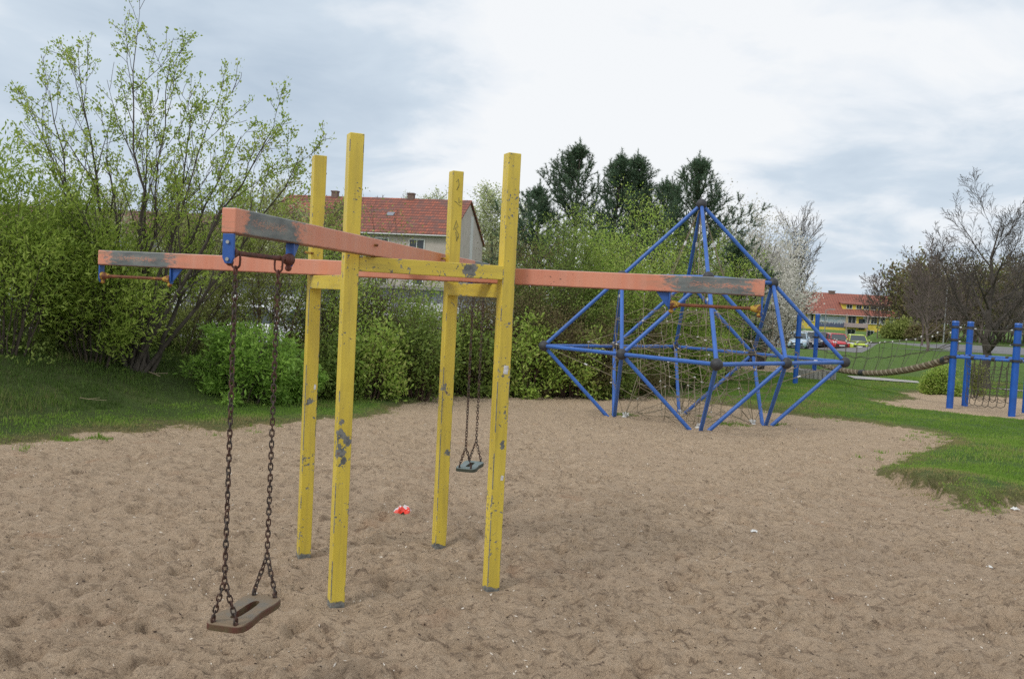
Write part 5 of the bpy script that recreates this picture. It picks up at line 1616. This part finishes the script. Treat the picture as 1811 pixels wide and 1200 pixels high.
m.build('sleeve', M['rubber'], br)
# side rails of the bridge
for s_i, dy in enumerate((-.28, .30)):
    A_ = Vector((f5.x, f5.y + dy, f5.z + 1.42)); B_ = Vector((f1.x if s_i == 0 else f2.x, (f1.y if s_i == 0 else f2.y), f1.z + 1.83))
    rail = empty('bridge_net', ((A_ + B_) / 2)[:], 0, 'front side netting of the rope bridge with white clamps' if s_i == 0 else 'rear side netting of the rope bridge', 'net', 'side nets of the rope bridge')
    o = (A_ + B_) / 2
    def rp(t): return A_.lerp(B_, t) - Vector((0, 0, .30 * 4 * t * (1 - t)))
    m = MB(); N_ = 11
    m.tube([rp(i / 40) - o for i in range(41)], .011, 5)
    cl_m = MB()
    for i in range(1, N_):
        t = i / N_; p = rp(t); q = rope_pt(t)
        m.tube([p - o, p.lerp(q, .5) + Vector((.05, 0, .0)) - o, q - o], .0065, 4)
        if i > 1: cl_m.ball(p - o, .026, 8, 6)
    for hh_ in (.5,):
        m.tube([rp(i / 40).lerp(rope_pt(i / 40), hh_ + .03 * math.sin(i * 1.4)) - o for i in range(41)], .008, 4)
    m.build('mesh_rope', M['rope_dark'], rail); cl_m.build('clamps', M['clamp'], rail)
# upper hand ropes between right posts
for i, (pa, pb, za, zb_) in enumerate(((f1, f3, 1.86, 1.84), (f1, f3, 1.55, 1.52), (f2, f4, 1.86, 1.86), (f3, f4, 1.84, 1.86))):
    a = Vector((pa.x, pa.y, pa.z + za)); b = Vector((pb.x, pb.y, pb.z + zb_)); o = (a + b) / 2
    rt_ = empty('hand_rope', o[:], 0, ['upper front hand rope between the blue posts', 'lower front hand rope between the blue posts', 'rear hand rope between the blue posts', 'hand rope running out at the right edge'][i], 'rope', 'hand ropes between the blue posts')
    m = MB(); m.tube([a.lerp(b, t / 10) - o - Vector((0, 0, .06 * 4 * t / 10 * (1 - t / 10))) for t in range(11)], .009, 5); m.build('rope', M['rope_dark'], rt_)
    c = MB(); 
    for t in (.09, .91): c.ball(a.lerp(b, t) - o - Vector((0, 0, .02)), .03, 8, 6, 0, .6)
    c.build('clamps', M['clamp'], rt_)

# ------------------------------------------------------------------ concrete palisade ring
pc = ground(1455, 674)
ring = empty('palisade_ring', (pc.x, pc.y + .6, gz(pc.x, pc.y + .6)), 0, 'low round ring of grey concrete palisades on the grass', 'planter')
m = MB()
for i in range(26):
    a = 2 * math.pi * i / 26; rr = .54
    m.cyl((math.cos(a) * rr, math.sin(a) * rr, -.3), (math.cos(a) * rr, math.sin(a) * rr, .30), .068, n=8)
m.build('palisade', M['concrete'], ring)
MB().cyl((0, 0, -.2), (0, 0, .26), .50, n=26).build('soil', simple('dry_soil', (.24, .20, .15), .95, .2, 8), ring)

# ------------------------------------------------------------------ litter and debris
def crumple(name, label, p, size, mat_, seed, cat='litter', flat=.5):
    r_ = np.random.RandomState(seed); m = MB(); n, k = 9, 7; vs = []
    for i in range(n):
        for j in range(k):
            u, v_ = i / (n - 1) - .5, j / (k - 1) - .5
            z = size * flat * (.55 * math.cos(u * 3) * math.cos(v_ * 3)) + r_.normal(0, size * .07)
            vs.append((u * size + r_.normal(0, size * .04), v_ * size * .75 + r_.normal(0, size * .04), z + .004))
    m.add(vs, [(i * k + j, (i + 1) * k + j, (i + 1) * k + j + 1, i * k + j + 1) for i in range(n - 1) for j in range(k - 1)])
    o = m.build(name, mat_, loc=(p.x, p.y, float(ground_z(p.x, p.y))))
    s = o.modifiers.new('solid', 'SOLIDIFY'); s.thickness = .0015
    return tag(o, label, cat)
wm_ = NT('orange_wrapper_film'); v = wm_.coord()
x, y, z = wm_.sep(v)
wm_.col(wm_.mix(wm_.ramp(wm_.math('ADD', wm_.math('MULTIPLY', y, 9.0), wm_.noise(v, 40, 3)), [(.40, 0), (.46, 1)]), (.80, .06, .035), (.70, .68, .70))).rough(.35)
crumple('plastic_wrapper', 'crumpled bright red and white wrapper on the sand between the posts', ground(712, 905), .13, wm_.m, 5, flat=.55)
crumple('paper_scrap', 'small white scrap on the sand right of centre', ground(1333, 943), .045, M['white'], 8)
crumple('paper_scrap', 'small white scrap on the sand towards the right edge', ground(1750, 1003), .035, M['white'], 9)
crumple('paper_scrap', 'white scrap beside the grassy tongue at the right edge', ground(1795, 902), .06, M['white'], 10)
M['twig'] = simple('dry_twig', (.34, .27, .18), .9, .2, 30)
def twig(px, py, L, a, label, seed, cat='twig', th=.004):
    p = ground(px, py); zg_ = float(ground_z(p.x, p.y)); m = MB(); r_ = random.Random(seed)
    pts = [Vector((math.cos(a) * L * t + r_.gauss(0, .01), math.sin(a) * L * t + r_.gauss(0, .01), .012 + abs(r_.gauss(0, .01)))) for t in (0, .3, .6, 1)]
    m.tube(pts, [th, th, th * .8, th * .5], 5); m.tube([pts[1], pts[1] + Vector((math.cos(a + .7) * L * .4, math.sin(a + .7) * L * .4, .015))], th * .6, 4)
    return tag(m.build('twig', M['twig'], loc=(p.x, p.y, zg_)), label, cat)
twig(1676, 955, .22, 1.9, 'pale forked twig lying on the sand at the right', 1)
twig(1680, 994, .10, .2, 'short pale twig below the forked one', 2)
twig(140, 712, .35, -.15, 'short dry twig lying on the dark bank', 3, th=.004)
twig(262, 665, .6, -.9, 'curved dead branch at the foot of the young tree', 4, th=.010)
# chips, shells, leaf crumbs strewn in the sand
r = np.random.RandomState(77); N = 7500
yy = 1.9 + 11 * r.rand(N) ** 1.5; xx = r.uniform(-.64, .66, N) * (yy + .3)
_, ss = full_z(xx, yy); k = ss > .05; xx, yy = xx[k], yy[k]; zz_ = ground_z(xx, yy)
n = len(xx); D = r.normal(size=(n, 3)); D[:, 2] *= .25
Vc, Fc, vv = leaf_cards(np.stack([xx, yy, zz_ + .006], 1), D, r.uniform(.006, .022, n) * (1 + yy * .05), r.uniform(.003, .008, n) * (1 + yy * .05), r, 0, (r.rand(n) < .42).astype(float) * .9 + .05)
dm = NT('debris'); dm.col(dm.ramp(dm.attr('v'), [(.3, (.06, .04, .03)), (.7, (.62, .57, .50))])).rough(.8)
o = nmesh('sand_debris', Vc, Fc, dm.m, attr={'v': vv}); tag(o, 'scattered pale shell bits and dark wood crumbs in the sand', 'debris', kind='stuff')
# tufts of grass by the pyramid feet
def tuft(px, py, rad, n, label, seed, h=.08):
    p = ground(px, py); r_ = np.random.RandomState(seed)
    a = r_.uniform(0, 6.283, n); q = np.sqrt(r_.rand(n)) * rad
    x = np.cos(a) * q * 1.5; y = np.sin(a) * q; z = ground_z(p.x + x, p.y + y) - float(ground_z(p.x, p.y)); hh_ = h * r_.uniform(.4, 1, n) * (1.2 - q / rad)
    wa = r_.uniform(0, 6.283, n); wx, wy = np.cos(wa) * .006, np.sin(wa) * .006; la = r_.uniform(0, 6.283, n); ln = r_.uniform(.2, .8, n) * hh_
    V = np.stack([np.stack([x - wx, y - wy, z - .01], 1), np.stack([x + wx, y + wy, z - .01], 1), np.stack([x + np.cos(la) * ln, y + np.sin(la) * ln, z + hh_], 1)], 1).reshape(-1, 3)
    o = nmesh('grass_tuft', V, np.arange(3 * n).reshape(-1, 3), M['grass'], attr={'v': np.repeat(np.clip(r_.rand(n) * .7, 0, 1), 3)}, loc=(p.x, p.y, float(ground_z(p.x, p.y))))
    return tag(o, label, 'grass tuft')
tuft(1105, 734, .17, 420, 'grass tuft by the left anchor of the rope net', 1)
tuft(1295, 752, .22, 500, 'dark grass tuft between the right pyramid feet', 2)
tuft(1375, 752, .12, 200, 'grass tuft beside the right pyramid foot', 3, .06)
tuft(1245, 737, .12, 200, 'grass tuft in the middle below the rope net', 4, .06)
tuft(176, 776, .10, 260, 'upright grass tuft at the left sand edge', 5, .07)
tuft(121, 778, .12, 260, 'grass tuft at the foot of the left bank', 6, .07)
